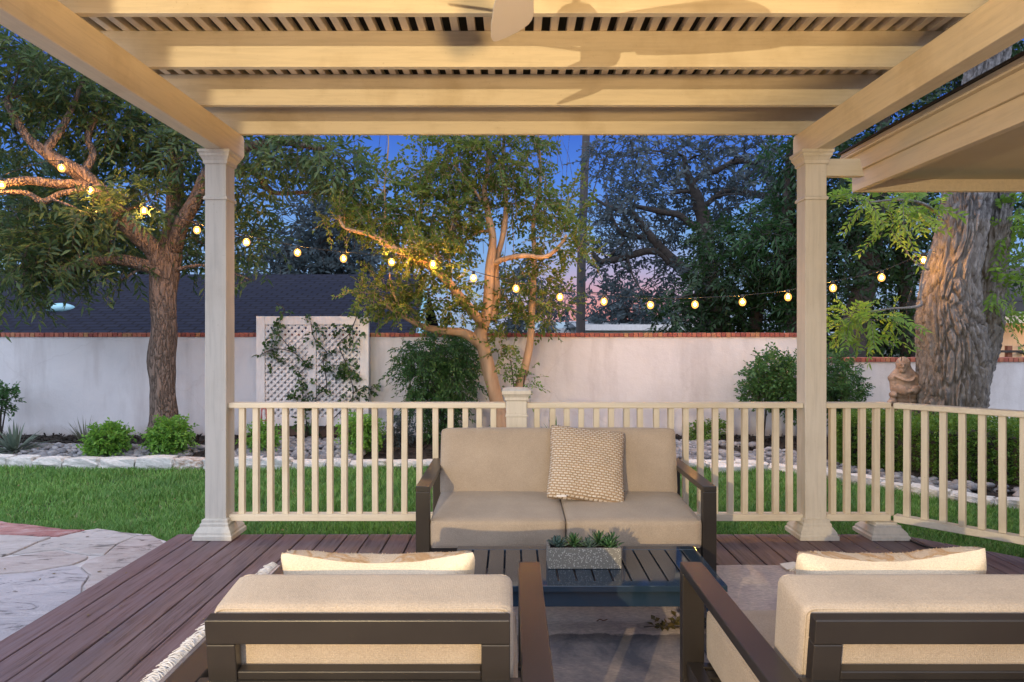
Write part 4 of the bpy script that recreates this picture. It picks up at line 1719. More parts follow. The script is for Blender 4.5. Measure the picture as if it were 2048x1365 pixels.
def tree(name, label, cat, base, limbs, clumps, mats, leaf, spray_len, nleaf, group=None, twig_r=.004, n_per=1.0, droop=.25, outward=1.0,
         pair=False, spread=.9, sides=10, trunk_obj=None, link_branches=True, jit=.35, branch_r=.02, smooth_trunk=True):
    """limbs: list of (points, radii) in world space; clumps: (centre, radii, n sprays)"""
    root = thing(name, base, label, cat, group)
    b = MB()
    nodes = []
    for pts, rad in limbs:
        b.tube(pts, rad, sides, True, .25)
        sp, sr = spline(pts, rad)
        nodes += list(zip(sp, sr))
    Vs, Fs, tw = [], [], []
    off = 0
    NP = np.array([p[:] for p, r in nodes]) if nodes else None
    for ci, (c, r, n) in enumerate(clumps):
        c = np.array(c[:]); r = np.array(r)
        n = max(3, int(n * n_per))
        if link_branches and NP is not None:
            dd = np.linalg.norm(NP - c, axis=1)
            j = int(np.argmin(dd + np.where(NP[:, 2] > c[2] + .2, .3, 0)))
            p0 = nodes[j][0]
            if dd[j] > .25:
                cc = Vector(c)
                mid = p0.lerp(cc, .5) + Vector((random.uniform(-.1, .1), random.uniform(-.1, .1), random.uniform(0, .18))) * dd[j] * .7
                r0 = min(nodes[j][1] * .6, branch_r + .012 * dd[j])
                b.tube([p0, mid, cc], [r0, r0 * .6, r0 * .3], 6)
        P, d = ell_points(c, r, n)
        dirs = d * outward + RNG.normal(size=d.shape) * .55
        ln = spray_len * RNG.uniform(.6, 1.3, n)
        V, Fc, tg = sprays(P, dirs, ln, nleaf, leaf[0], leaf[1], spread, droop, jit, .6, pair)
        Vs.append(V); Fs.append(Fc + off); off += len(V)
        tw.append(tg)
        # inner twigs from the clump heart to the spray origins
        m = max(2, n // 4)
        cc = np.repeat(c[None], m, 0) + RNG.normal(size=(m, 3)) * r * .15
        tw.append((cc, (cc + P[:m]) / 2 + RNG.normal(size=(m, 3)) * r * .06, P[:m]))
    b.build('trunk', mats[0], root, smooth_trunk) if b.v else None
    A = np.concatenate([t[0] for t in tw]); B = np.concatenate([t[1] for t in tw]); C = np.concatenate([t[2] for t in tw])
    V, Fc = twig_mesh(A, B, C, twig_r, twig_r * .4)
    np_mesh('twigs', V, Fc, mats[0], root)
    np_mesh('crown', np.concatenate(Vs), np.concatenate(Fs), mats[1], root)
    return root


def cl(px, py, Y, rx, ry, rz, n):
    """clump from photo pixels: centre, pixel radii, depth radius"""
    return (W(px, py, Y), (rx / F * Y, rz, ry / F * Y), n)


def LW(pts):
    """limb from (px,py,Y,r)"""
    return ([W(p[0], p[1], p[2]) for p in pts], [p[3] for p in pts])


# ------------------------------------------------------------------ left tree
tree('shade_tree', 'spreading tree with long dark leaves and rough trunk left of the pergola post', 'tree', W(326, 885, 8.3),
     [LW([(326, 895, 8.3, .19), (326, 840, 8.3, .162), (323, 740, 8.3, .150), (325, 640, 8.3, .152), (328, 560, 8.3, .158), (335, 505, 8.3, .16)]),
      LW([(328, 540, 8.3, .13), (305, 497, 8.2, .115), (262, 460, 8.05, .105), (232, 420, 7.9, .10), (210, 392, 7.8, .095), (165, 352, 7.7, .085), (120, 325, 7.6, .075), (88, 303, 7.5, .06), (50, 270, 7.4, .045), (10, 200, 7.3, .03)]),
      LW([(212, 396, 7.8, .06), (165, 372, 7.65, .055), (110, 368, 7.5, .05), (50, 362, 7.4, .05), (-20, 372, 7.3, .045)]),
      LW([(170, 378, 7.6, .03), (120, 388, 7.5, .034), (85, 404, 7.4, .036), (50, 386, 7.35, .03), (-10, 385, 7.3, .025)]),
      LW([(335, 520, 8.3, .14), (346, 460, 8.35, .12), (347, 400, 8.4, .10), (352, 340, 8.5, .085), (340, 270, 8.6, .06), (300, 190, 8.6, .04)]),
      LW([(345, 500, 8.3, .10), (365, 440, 8.2, .09), (395, 390, 8.15, .08), (425, 335, 8.1, .07), (480, 300, 8.0, .055), (560, 285, 7.9, .04), (650, 300, 7.8, .022)]),
      LW([(330, 545, 8.3, .10), (290, 532, 8.2, .07), (235, 520, 8.1, .06), (170, 528, 8.0, .05), (110, 545, 7.9, .035), (40, 550, 7.8, .02)]),
      LW([(470, 330, 8.1, .04), (510, 345, 8.2, .04), (545, 385, 8.3, .03), (610, 385, 8.3, .022), (660, 390, 8.3, .01)]),
      LW([(88, 303, 7.5, .05), (120, 260, 7.6, .04), (150, 200, 7.7, .03), (180, 120, 7.7, .02)]),
      LW([(160, 352, 7.7, .05), (185, 310, 7.8, .04), (175, 270, 7.8, .035), (210, 200, 7.9, .02)])],
     [cl(40, 120, 7.4, 90, 60, .7, 90), cl(140, 150, 7.8, 90, 60, .8, 100), cl(60, 200, 7.9, 100, 70, .7, 110), cl(180, 230, 8.2, 100, 60, .7, 110),
      cl(290, 260, 8.4, 90, 60, .7, 100), cl(350, 300, 8.6, 80, 50, .6, 80), cl(40, 290, 8.3, 70, 50, .6, 70), cl(30, 430, 8.4, 80, 60, .6, 80),
      cl(110, 440, 8.5, 80, 50, .6, 80), cl(60, 500, 8.0, 90, 55, .6, 100), cl(160, 495, 8.2, 80, 40, .5, 70), cl(25, 560, 7.8, 50, 38, .4, 45),
      cl(110, 535, 7.8, 55, 22, .4, 24), cl(230, 460, 8.7, 70, 50, .5, 60), cl(270, 350, 8.7, 60, 50, .5, 60), cl(300, 400, 8.0, 40, 40, .3, 26),
      cl(395, 300, 8.3, 60, 45, .5, 55), cl(430, 420, 8.6, 55, 50, .5, 60), cl(410, 490, 8.6, 50, 40, .4, 40), cl(500, 310, 8.0, 60, 40, .5, 60),
      cl(580, 300, 7.9, 70, 30, .5, 60), cl(660, 305, 7.8, 60, 40, .5, 50), cl(700, 330, 7.8, 40, 40, .4, 26), cl(490, 380, 8.2, 40, 40, .4, 34), cl(640, 355, 8.2, 40, 25, .4, 18),
      cl(250, 535, 8.2, 45, 20, .3, 12), cl(500, 480, 8.6, 40, 45, .4, 32), cl(500, 560, 8.3, 25, 15, .2, 4), cl(240, 420, 7.5, 35, 28, .25, 12), cl(180, 430, 7.4, 40, 25, .25, 14),
      cl(330, 200, 8.6, 90, 50, .7, 60), cl(235, 565, 8.2, 20, 14, .2, 3)],
     (M['bark_oak'], M['leaf_oak']), (.125, .034), .32, 11, droop=.35, n_per=1.18, twig_r=.003)

# ------------------------------------------------------------------ crape myrtle in the middle
tree('myrtle_tree', 'multi stemmed myrtle with smooth orange brown trunk behind the railing', 'tree', W(1000, 890, 8.3),
     [LW([(1003, 895, 8.3, .10), (995, 820, 8.3, .088), (982, 760, 8.3, .085), (968, 705, 8.3, .085), (960, 670, 8.3, .082), (970, 640, 8.3, .07), (976, 590, 8.3, .062), (978, 540, 8.3, .058), (985, 480, 8.3, .05), (975, 430, 8.3, .04), (968, 380, 8.3, .032), (975, 320, 8.3, .024), (970, 250, 8.3, .015)]),
      LW([(962, 690, 8.3, .07), (930, 668, 8.25, .06), (890, 662, 8.2, .048), (850, 655, 8.1, .036), (815, 638, 8.05, .03), (785, 620, 8.0, .024), (760, 600, 8.0, .016)]),
      LW([(968, 655, 8.3, .062), (950, 632, 8.1, .056), (925, 600, 7.95, .05), (895, 565, 7.85, .045), (860, 535, 7.8, .041), (810, 510, 7.75, .037), (770, 487, 7.7, .033), (740, 470, 7.65, .028), (685, 452, 7.6, .018), (675, 400, 7.6, .008)]),
      LW([(982, 640, 8.35, .055), (992, 590, 8.4, .05), (990, 530, 8.4, .045), (1005, 470, 8.4, .035), (1012, 400, 8.4, .028), (1005, 320, 8.4, .02), (1010, 240, 8.4, .012)]),
      LW([(985, 528, 8.3, .035), (1010, 518, 8.2, .033), (1050, 512, 8.1, .03), (1090, 514, 8.0, .026), (1120, 490, 7.95, .02), (1132, 470, 7.9, .014)]),
      LW([(1012, 895, 8.5, .06), (1030, 800, 8.5, .055), (1050, 730, 8.5, .05), (1060, 680, 8.5, .048), (1064, 600, 8.5, .042), (1068, 520, 8.5, .034), (1066, 440, 8.5, .026), (1080, 360, 8.5, .018), (1075, 260, 8.5, .012)]),
      LW([(760, 482, 7.9, .018), (770, 430, 7.9, .016), (768, 370, 7.9, .012), (776, 290, 7.9, .008), (772, 240, 7.9, .005)]),
      LW([(845, 530, 8.0, .02), (850, 490, 8.0, .016), (835, 440, 8.0, .012), (850, 380, 8.0, .008)]),
      LW([(905, 600, 8.1, .016), (900, 540, 8.0, .013), (898, 480, 8.0, .010), (910, 420, 8.0, .007)]),
      LW([(800, 620, 8.0, .014), (782, 575, 8.0, .012), (778, 545, 8.0, .008)]),
      LW([(972, 420, 8.3, .02), (940, 370, 8.2, .015), (905, 330, 8.2, .010), (870, 300, 8.2, .006)])],
     [cl(690, 440, 7.8, 40, 35, .3, 30), cl(740, 430, 7.9, 45, 45, .35, 36), cl(700, 380, 8, 40, 40, .3, 22), cl(790, 440, 7.95, 50, 45, .4, 40), cl(840, 420, 8, 55, 50, .4, 50),
      cl(900, 440, 8.1, 55, 55, .4, 56), cl(850, 350, 8.1, 60, 45, .4, 44), cl(920, 330, 8.2, 60, 50, .4, 60), cl(980, 320, 8.3, 60, 50, .4, 56), cl(1040, 330, 8.4, 55, 50, .4, 46),
      cl(940, 400, 8.5, 60, 50, .4, 44), cl(1035, 410, 8.5, 50, 45, .4, 40), cl(1090, 420, 8.4, 50, 50, .4, 42), cl(1120, 470, 8.2, 50, 40, .4, 34), cl(1080, 540, 8.4, 45, 40, .4, 28),
      cl(820, 500, 7.7, 55, 30, .3, 44), cl(870, 520, 7.8, 45, 35, .3, 40), cl(900, 580, 7.9, 50, 35, .3, 40), cl(925, 635, 8.1, 40, 16, .2, 18), cl(1010, 600, 8.45, 30, 26, .25, 12),
      cl(780, 580, 8.0, 45, 40, .3, 34), cl(810, 610, 8.0, 55, 28, .3, 34), cl(740, 590, 8.0, 40, 18, .25, 14), cl(1025, 560, 8.5, 32, 36, .3, 16), cl(1060, 600, 8.5, 50, 40, .4, 24),
      cl(1100, 610, 8.6, 50, 40, .3, 24), cl(1160, 500, 8.0, 40, 22, .3, 14), cl(900, 275, 8.2, 70, 30, .4, 44), cl(1050, 270, 8.4, 70, 40, .4, 40), cl(930, 480, 8.5, 44, 36, .3, 26), cl(870, 470, 8.1, 50, 35, .35, 36),
      cl(1020, 640, 8.4, 36, 22, .25, 10), cl(760, 360, 7.9, 40, 40, .3, 16), cl(1130, 400, 8.2, 40, 40, .3, 14), cl(1000, 690, 8.2, 25, 25, .2, 10)],
     (M['bark_myrtle'], M['leaf_myrtle']), (.060, .037), .25, 12, droop=.05, n_per=1.6, outward=.6, twig_r=.003)


# bare upright shoots of the myrtle
def shoots():
    root = [o for o in COL.objects if o.name == 'myrtle_tree'][0]
    a, b_, c = [], [], []
    for _ in range(90):
        px, py = random.uniform(680, 1150), random.uniform(330, 520)
        Y = random.uniform(7.8, 8.5)
        p = W(px, py, Y)
        L_ = random.uniform(.4, 1.1)
        d = Vector((random.gauss(0, .28), random.gauss(0, .2), 1)).normalized()
        a.append(p[:]); b_.append((p + d * L_ * .5 + Vector((random.gauss(0, .03), 0, 0)))[:]); c.append((p + d * L_)[:])
    V, Fc = twig_mesh(np.array(a), np.array(b_), np.array(c), .0038, .0012)
    np_mesh('shoots', V, Fc, M['bark_oak'], root)


shoots()


# ------------------------------------------------------------------ pecan at the right
def pecan_trunk(root, rows, Yc, nz=460, na=300):
    """furrowed trunk with real relief; rows = (photo y, centre x, half width)"""
    ys = [r[0] for r in rows]
    V = np.zeros((nz + 1, na, 3))
    for i in range(nz + 1):
        py = ys[0] + (ys[-1] - ys[0]) * i / nz
        cx = np.interp(-py, [-y for y in ys], [r[1] for r in rows])
        rr = np.interp(-py, [-y for y in ys], [r[2] for r in rows]) / F * Yc * .96
        c = W(cx, py, Yc)
        for k in range(na):
            a = 2 * PI * k / na
            x, y = math.cos(a), math.sin(a)
            z = c.z
            wx = noise.noise(Vector((x * 2.2, y * 2.2, z * 1.3)))
            wy = noise.noise(Vector((y * 2.6, z * 1.6, x * 2.6 + 4)))
            q = Vector((x * rr * 21 + wx * 1.3, y * rr * 21 + wy * 1.3, z * 3.0 + wx * .9 + wy * .6))
            dd = noise.voronoi(q)[0]
            e1 = min(1, (dd[1] - dd[0]) / .30)
            e1 = e1 * e1 * (3 - 2 * e1)
            q2 = q * 2.1 + Vector((3, 7, 1))
            d2 = noise.voronoi(q2)[0]
            e2 = min(1, (d2[1] - d2[0]) / .4)
            n2 = noise.noise(Vector((x * rr * 60, y * rr * 60, z * 30)))
            big = noise.noise(Vector((x * 1.2, y * 1.2, z * .9))) * .06
            rad = rr * (1 + big) - .045 + .046 * e1 + .016 * e2 * e1 + n2 * .008
            V[i, k] = (c.x + x * rad, c.y + y * rad, z)
    idx = np.arange((nz + 1) * na).reshape(nz + 1, na)
    a = idx[:-1]; d = idx[1:]
    Fc = np.stack([a, np.roll(a, -1, 1), np.roll(d, -1, 1), d], -1).reshape(-1, 4)
    return np_mesh('trunk', V.reshape(-1, 3), Fc, M['bark_pecan'], root, True)


pec = tree('pecan_tree', 'huge pecan with deeply furrowed grey trunk beside the stone statue', 'tree', W(1908, 900, 7.6),
           [
            LW([(1850, 560, 7.25, .012), (1838, 590, 7.1, .016), (1840, 610, 7.0, .016), (1815, 616, 6.95, .013), (1780, 618, 6.9, .010), (1730, 625, 6.9, .006)]),
            LW([(1862, 500, 7.3, .012), (1850, 530, 7.1, .012), (1842, 560, 7.05, .012), (1838, 600, 7.0, .012)]),
            LW([(1855, 540, 7.2, .01), (1825, 520, 7.1, .008), (1812, 500, 7.05, .007), (1820, 480, 7.0, .005)]),
            LW([(1885, 440, 7.2, .02), (1850, 410, 7.0, .016), (1800, 400, 6.9, .012), (1740, 405, 6.8, .008)])],
           [cl(1700, 632, 6.9, 26, 18, .2, 13), cl(1730, 648, 6.85, 32, 26, .2, 14), cl(1765, 640, 6.9, 26, 20, .2, 8), cl(1795, 645, 6.95, 12, 14, .12, 4), cl(1690, 650, 6.9, 20, 18, .15, 6), cl(1715, 675, 6.85, 18, 18, .15, 6),
            cl(1760, 400, 6.9, 60, 22, .4, 20), cl(1830, 420, 7.0, 50, 30, .35, 20), cl(1800, 450, 7.0, 45, 20, .3, 10), cl(1870, 400, 7.1, 40, 20, .3, 9), cl(1720, 395, 7.2, 40, 16, .3, 8),
            cl(2010, 450, 7.7, 40, 50, .35, 26), cl(2030, 540, 7.6, 30, 40, .3, 16), cl(1985, 570, 7.5, 24, 40, .2, 12), cl(2015, 600, 7.5, 30, 26, .25, 14), cl(2000, 640, 7.5, 22, 26, .2, 7), cl(2030, 410, 7.7, 40, 30, .35, 18), cl(2060, 480, 7.7, 40, 60, .4, 20)],
           (M['bark_pecan'], M['leaf_pecan']), (.085, .030), .27, 14, droop=.32, pair=True, spread=.8, outward=.8, link_branches=False, jit=.14, twig_r=.003)
for ch in pec.children:
    if ch.name.startswith('trunk'): ch.name = 'limbs'
pecan_trunk(pec, [(905, 1904, 76), (870, 1903, 67), (820, 1903, 63), (740, 1904, 65), (700, 1903, 66), (660, 1898, 64), (620, 1894, 58), (560, 1899, 51), (480, 1919, 47), (420, 1928, 44), (300, 1945, 41), (200, 1960, 38), (100, 1978, 36), (0, 1996, 33), (-120, 2015, 30)], 7.6)
pecan_trunk(pec, [(800, 1922, 40), (740, 1938, 42), (690, 1952, 42), (640, 1963, 37), (580, 1974, 31), (500, 1986, 27), (420, 1996, 24), (300, 2015, 20), (200, 2035, 17)], 7.72, 260, 150)

# ------------------------------------------------------------------ trees beyond the wall
def C3(x, y, Y, r):
    return (1150 + x / 3.412, 240 + y / 3.412, Y, r * .72)


BY = 17
tree('oak_tree', 'tall blue grey oak with winding dark limbs beyond the wall, right of the utility pole', 'tree', W(1425, 690, BY),
     [LW([C3(930, 1500, BY, .42), C3(910, 1150, BY, .36), C3(895, 900, BY, .32), C3(880, 700, BY, .27), C3(830, 540, BY, .22), C3(790, 440, BY, .18), C3(760, 360, BY, .12), C3(740, 250, BY, .08)]),
      LW([C3(900, 1180, BY, .3), C3(780, 1060, BY, .24), C3(690, 980, BY, .2), C3(580, 870, BY, .17), C3(500, 780, BY, .15), C3(440, 700, BY, .12), C3(380, 635, BY, .1), C3(300, 620, BY, .08), C3(200, 580, BY, .06), C3(110, 520, BY, .04)]),
      LW([C3(640, 980, BY, .1), C3(570, 905, BY, .13), C3(460, 900, BY, .13), C3(330, 940, BY, .12), C3(180, 965, BY, .10), C3(110, 900, BY, .07)]),
      LW([C3(480, 800, BY, .09), C3(370, 790, BY, .09), C3(300, 760, BY, .07), C3(240, 650, BY, .06), C3(220, 600, BY, .05)]),
      LW([C3(370, 800, BY, .06), C3(300, 870, BY, .05), C3(240, 920, BY, .04)]),
      LW([C3(880, 760, BY, .12), C3(800, 720, BY, .12), C3(700, 650, BY, .12), C3(580, 625, BY, .11), C3(460, 600, BY, .08), C3(380, 590, BY, .06)]),
      LW([C3(860, 620, BY, .08), C3(960, 520, BY, .10), C3(1060, 480, BY, .11), C3(1180, 505, BY, .12), C3(1330, 525, BY, .13), C3(1500, 560, BY, .14)]),
      LW([C3(810, 500, BY, .06), C3(760, 490, BY, .07), C3(650, 500, BY, .06)]),
      LW([C3(800, 440, BY, .08), C3(880, 360, BY, .09), C3(960, 350, BY, .1), C3(1090, 285, BY, .1), C3(1200, 300, BY, .13), C3(1310, 380, BY, .16), C3(1350, 500, BY, .18), C3(1400, 800, BY, .22), C3(1420, 1400, BY, .3)])],
     [cl(px, py, BY + random.uniform(-1.5, 1.5), rx, ry, 1.4, n) for px, py, rx, ry, n in
      [(1200, 320, 40, 45, 34), (1250, 300, 60, 40, 60), (1320, 300, 60, 40, 60), (1400, 310, 60, 40, 64), (1470, 310, 60, 40, 60), (1540, 310, 60, 45, 56), (1220, 390, 45, 40, 44), (1280, 380, 50, 40, 54),
       (1350, 380, 50, 35, 54), (1430, 385, 50, 35, 50), (1500, 390, 50, 40, 50), (1560, 400, 40, 40, 36), (1200, 450, 40, 40, 36), (1260, 450, 50, 35, 44), (1330, 450, 50, 40, 50), (1410, 450, 50, 40, 50), (1480, 440, 50, 40, 40),
       (1210, 510, 40, 40, 36), (1280, 500, 45, 35, 34), (1340, 520, 50, 40, 44), (1230, 540, 40, 25, 22), (1300, 560, 40, 30, 20), (1370, 570, 50, 30, 40), (1290, 595, 30, 20, 8), (1190, 555, 25, 25, 12)]],
     (M['bark_dark'], M['leaf_back']), (.15, .075), .55, 9, droop=.1, n_per=.85, outward=.5, link_branches=True, twig_r=.012, branch_r=.03, sides=8)

tree('evergreen_tree', 'dense green feathery tree beyond the wall, just left of the right pergola post', 'tree', W(1580, 690, 12.5),
     [LW([(1590, 700, 12.5, .16), (1580, 560, 12.5, .13), (1575, 420, 12.5, .1), (1580, 280, 12.5, .06)])],
     [cl(px, py, 12.5 + random.uniform(-.5, .5), rx, ry, .7, n) for px, py, rx, ry, n in
      [(1575, 310, 36, 36, 46), (1590, 380, 40, 40, 60), (1545, 440, 44, 32, 64), (1580, 460, 50, 40, 70), (1530, 470, 40, 25, 40), (1560, 520, 40, 40, 60), (1590, 560, 40, 40, 60), (1570, 610, 36, 36, 44), (1600, 640, 40, 40, 50), (1620, 400, 40, 60, 60), (1640, 500, 40, 80, 70)]],
     (M['bark_dark'], M['leaf_bamboo']), (.15, .04), .4, 11, droop=.45, n_per=1.1, outward=.7, twig_r=.006)

tree('dark_shrub_tree', 'dark leafy thicket beyond the wall below the blue grey oak', 'tree', W(1490, 690, 13.5),
     [LW([(1460, 700, 13.5, .2), (1430, 600, 13.6, .16), (1420, 500, 13.7, .1)]), LW([(1500, 700, 13.5, .16), (1520, 580, 13.5, .1), (1500, 500, 13.5, .06)])],
     [cl(px, py, 13.5 + random.uniform(-.7, .7), rx, ry, .9, n) for px, py, rx, ry, n in
      [(1430, 480, 40, 34, 50), (1480, 500, 50, 35, 60), (1530, 520, 45, 40, 56), (1440, 540, 50, 36, 60), (1500, 570, 50, 40, 66), (1400, 600, 50, 36, 50), (1460, 620, 55, 40, 70), (1530, 630, 50, 40, 60), (1360, 640, 60, 26, 44), (1420, 650, 60, 24, 50), (1580, 650, 50, 30, 40), (1330, 610, 30, 24, 16)]],
     (M['bark_dark'], M['leaf_dark']), (.13, .055), .4, 11, droop=.2, n_per=1.3, twig_r=.006)

tree('dark_evergreen', 'tall dark evergreen beyond the lower wall, between the right post and the pecan trunk', 'tree', W(1730, 740, 11),
     [LW([(1700, 770, 11, .22), (1712, 640, 11, .2), (1735, 540, 11, .17), (1750, 430, 11, .13), (1760, 300, 11, .1), (1790, 100, 11, .06)]), LW([(1820, 770, 11.3, .16), (1815, 620, 11.3, .14), (1800, 480, 11.4, .1)])],
     [cl(px, py, 11.4 + random.uniform(-.6, .8), rx, ry, .8, n) for px, py, rx, ry, n in
      [(1690, 420, 50, 40, 70), (1760, 430, 60, 45, 80), (1830, 430, 60, 45, 80), (1690, 500, 45, 40, 50), (1760, 500, 60, 36, 60), (1830, 520, 50, 36, 50), (1680, 340, 50, 40, 70), (1680, 570, 30, 40, 26), (1700, 660, 60, 50, 70), (1770, 680, 60, 45, 70), (1830, 670, 50, 50, 60), (1680, 600, 40, 40, 40), (1790, 600, 50, 40, 40),
       (1760, 240, 60, 50, 60), (1850, 200, 60, 60, 60), (1720, 300, 60, 40, 60), (1920, 140, 70, 50, 60), (2010, 100, 70, 60, 50), (2030, 700, 50, 30, 20), (2040, 420, 50, 60, 50), (2030, 520, 40, 50, 36)]],
     (M['bark_dark'], M['leaf_dark']), (.12, .05), .38, 11, droop=.3, n_per=1.35, twig_r=.005)

tree('far_tree', 'dusky teal tree beyond the neighbouring roof, right of the left pergola post', 'tree', W(640, 690, 24),
     [LW([(640, 700, 24, .3), (645, 560, 24, .25), (650, 450, 24, .15)]), LW([(560, 700, 24, .2), (575, 480, 24, .12)])],
     [cl(px, py, 24 + random.uniform(-1, 1), rx, ry, 1.6, n) for px, py, rx, ry, n in
      [(650, 430, 50, 40, 60), (700, 440, 45, 45, 60), (600, 450, 40, 36, 44), (680, 500, 60, 40, 70), (610, 510, 60, 36, 60), (740, 500, 40, 45, 46), (560, 500, 34, 36, 34), (720, 540, 60, 24, 50), (600, 545, 60, 20, 40), (780, 540, 40, 30, 30), (500, 540, 50, 20, 30)]],
     (M['bark_dark'], M['leaf_back']), (.24, .11), .7, 10, droop=.2, n_per=1.2, twig_r=.015)

tree('far_tree', 'dusky dark tree beyond the neighbouring roof, behind the shade tree', 'tree', W(200, 690, 22),
     [LW([(190, 700, 22, .3), (200, 540, 22, .25), (210, 400, 22, .15)])],
     [cl(px, py, 22 + random.uniform(-1, 1), rx, ry, 1.6, n) for px, py, rx, ry, n in
      [(30, 470, 60, 60, 80), (130, 450, 70, 60, 90), (240, 470, 70, 60, 90), (330, 500, 60, 50, 60), (60, 380, 70, 60, 70), (420, 520, 40, 30, 24), (180, 370, 60, 50, 50), (40, 540, 70, 26, 40), (180, 540, 70, 24, 40), (300, 545, 50, 20, 20)]],
     (M['bark_dark'], M['leaf_dark']), (.24, .10), .7, 10, droop=.2, n_per=1.2, twig_r=.015)

tree('far_bush', 'rounded teal bush far beyond the wall, right of the utility pole', 'bush', W(1245, 690, 28),
     [LW([(1245, 700, 28, .2), (1245, 610, 28, .1)])],
     [cl(px, py, 28 + random.uniform(-1, 1), rx, ry, 1.6, n) for px, py, rx, ry, n in
      [(1235, 595, 28, 24, 40), (1270, 610, 36, 26, 50), (1215, 630, 34, 22, 40), (1300, 635, 40, 24, 50), (1340, 625, 36, 26, 44), (1190, 650, 40, 14, 30)]],
     (M['bark_dark'], M['leaf_back']), (.22, .11), .6, 10, droop=.1, n_per=1.2, twig_r=.012)
tree('far_bush', 'low bush far beyond the wall, behind the myrtle stems', 'bush', W(1090, 690, 26),
     [LW([(1100, 700, 26, .2), (1100, 640, 26, .1)])],
     [cl(px, py, 26 + random.uniform(-1, 1), rx, ry, 1.4, n) for px, py, rx, ry, n in
      [(1130, 610, 40, 24, 34), (1060, 640, 50, 24, 40), (1000, 650, 50, 20, 40), (1020, 560, 40, 40, 40), (1080, 560, 40, 30, 22)]],
     (M['bark_dark'], M['leaf_back']), (.22, .11), .6, 10, droop=.1, twig_r=.012)


# ------------------------------------------------------------------ bed plants
def shrub(px, py, Y, w, h, label, mat='leaf_shrub', n=150, leaf=(.045, .026), name='shrub', spray=.12, nl=8, cat='shrub', group=None, droop=.1, stems=4, outward=.8, lift=0):
    """py = foot of the plant in the photo; w,h in pixels"""
    base = W(px, py, Y)
    base.z = bed_z(base.x, base.y)
    hh = h / F * Y
    ww = w / F * Y
    limbs = []
    for k in range(stems):
        a = 2 * PI * k / stems + .4
        t = base + Vector((math.cos(a) * ww * .22, math.sin(a) * ww * .22, lift + (hh - lift) * .6))
        limbs.append(([base, base.lerp(t, .5) + Vector((random.uniform(-.02, .02), 0, .02)), t], [.012, .009, .005]))
    c = base + Vector((0, 0, lift + (hh - lift) * .5))
    cls = [(c, (ww * .42, ww * .40, (hh - lift) * .42), int(n * .5))]
    for k in range(6):
        a = 2 * PI * k / 6 + random.random()
        cls.append((c + Vector((math.cos(a) * ww * .25, math.sin(a) * ww * .25, random.uniform(-.18, .24) * (hh - lift))), (ww * .24, ww * .24, (hh - lift) * .24), int(n * .12)))
    return tree(name, label, cat, base, limbs, cls, (M['bark_dark'], M[mat]), leaf, spray, nl, group, .002, 1.0, droop, outward, link_branches=False, sides=5)


shrub(212, 918, 7.75, 70, 66, 'bright green rounded shrub left of the shade tree trunk', n=260)
shrub(338, 915, 7.8, 80, 80, 'bright green rounded shrub at the foot of the shade tree trunk', n=330)
shrub(525, 908, 8.0, 62, 56, 'small bright green shrub seen through the left end of the railing', n=150)
shrub(722, 915, 7.9, 74, 82, 'yellow green shrub in front of the right edge of the trellis', n=240)
shrub(797, 890, 8.3, 70, 56, 'loose grey green shrub between the trellis and the nandina', 'leaf_back', 90, (.05, .024), 'shrub')
shrub(1396, 893, 8.6, 44, 46, 'small dark shrub nearest the right edge of the loveseat', 'leaf_hedge', 70, (.04, .022))
shrub(1430, 890, 8.8, 44, 44, 'small dark shrub second from the loveseat by the wall', 'leaf_hedge', 70, (.04, .022))
shrub(0, 905, 8.7, 60, 122, 'tall thin leafy shrub at the far left edge', 'leaf_nandina', 90, (.05, .028), lift=.35)
shrub(1525, 905, 8.6, 90, 182, 'young bush with thin bare stems left of the right pergola post', 'leaf_nandina', 230, (.055, .03), 'bush', .16, 9, 'bush', lift=.42)
shrub(1578, 900, 8.5, 80, 190, 'young bush half hidden behind the right pergola post', 'leaf_nandina', 260, (.055, .03), 'bush', .16, 9, 'bush', lift=.3)
shrub(1672, 880, 8.7, 96, 190, 'dark dense bush right of the right pergola post', 'leaf_nandina', 330, (.055, .028), 'bush', .16, 9, 'bush', lift=.2)


def nandina():
    Y = 8.6
    base = W(880, 890, Y)
    base.z = bed_z(base.x, base.y)
    limbs = [([base + Vector((dx, 0, 0)), W(875 + dx * 80, 780, Y), W(875 + dx * 200, 700, Y)], [.014, .01, .006]) for dx in (-.08, -.03, .03, .08)]
    tree('nandina_bush', 'tall drooping dark green bush against the white wall left of the myrtle trunk', 'bush', base, limbs,
         [cl(875, 700, Y, 60, 32, .35, 90), cl(830, 720, Y, 36, 26, .25, 44), cl(920, 710, Y, 34, 36, .3, 54), cl(860, 760, Y, 50, 40, .35, 90), cl(910, 760, Y, 36, 40, .3, 60), cl(850, 800, Y, 40, 30, .3, 54), cl(885, 830, Y, 34, 40, .3, 50), cl(880, 870, Y, 30, 26, .25, 30), cl(815, 700, Y, 20, 14, .15, 10)],
         (M['bark_dark'], M['leaf_nandina']), (.060, .021), .22, 12, None, .002, 1.9, .5, .8, link_branches=False, sides=5, spread=.8)


nandina()


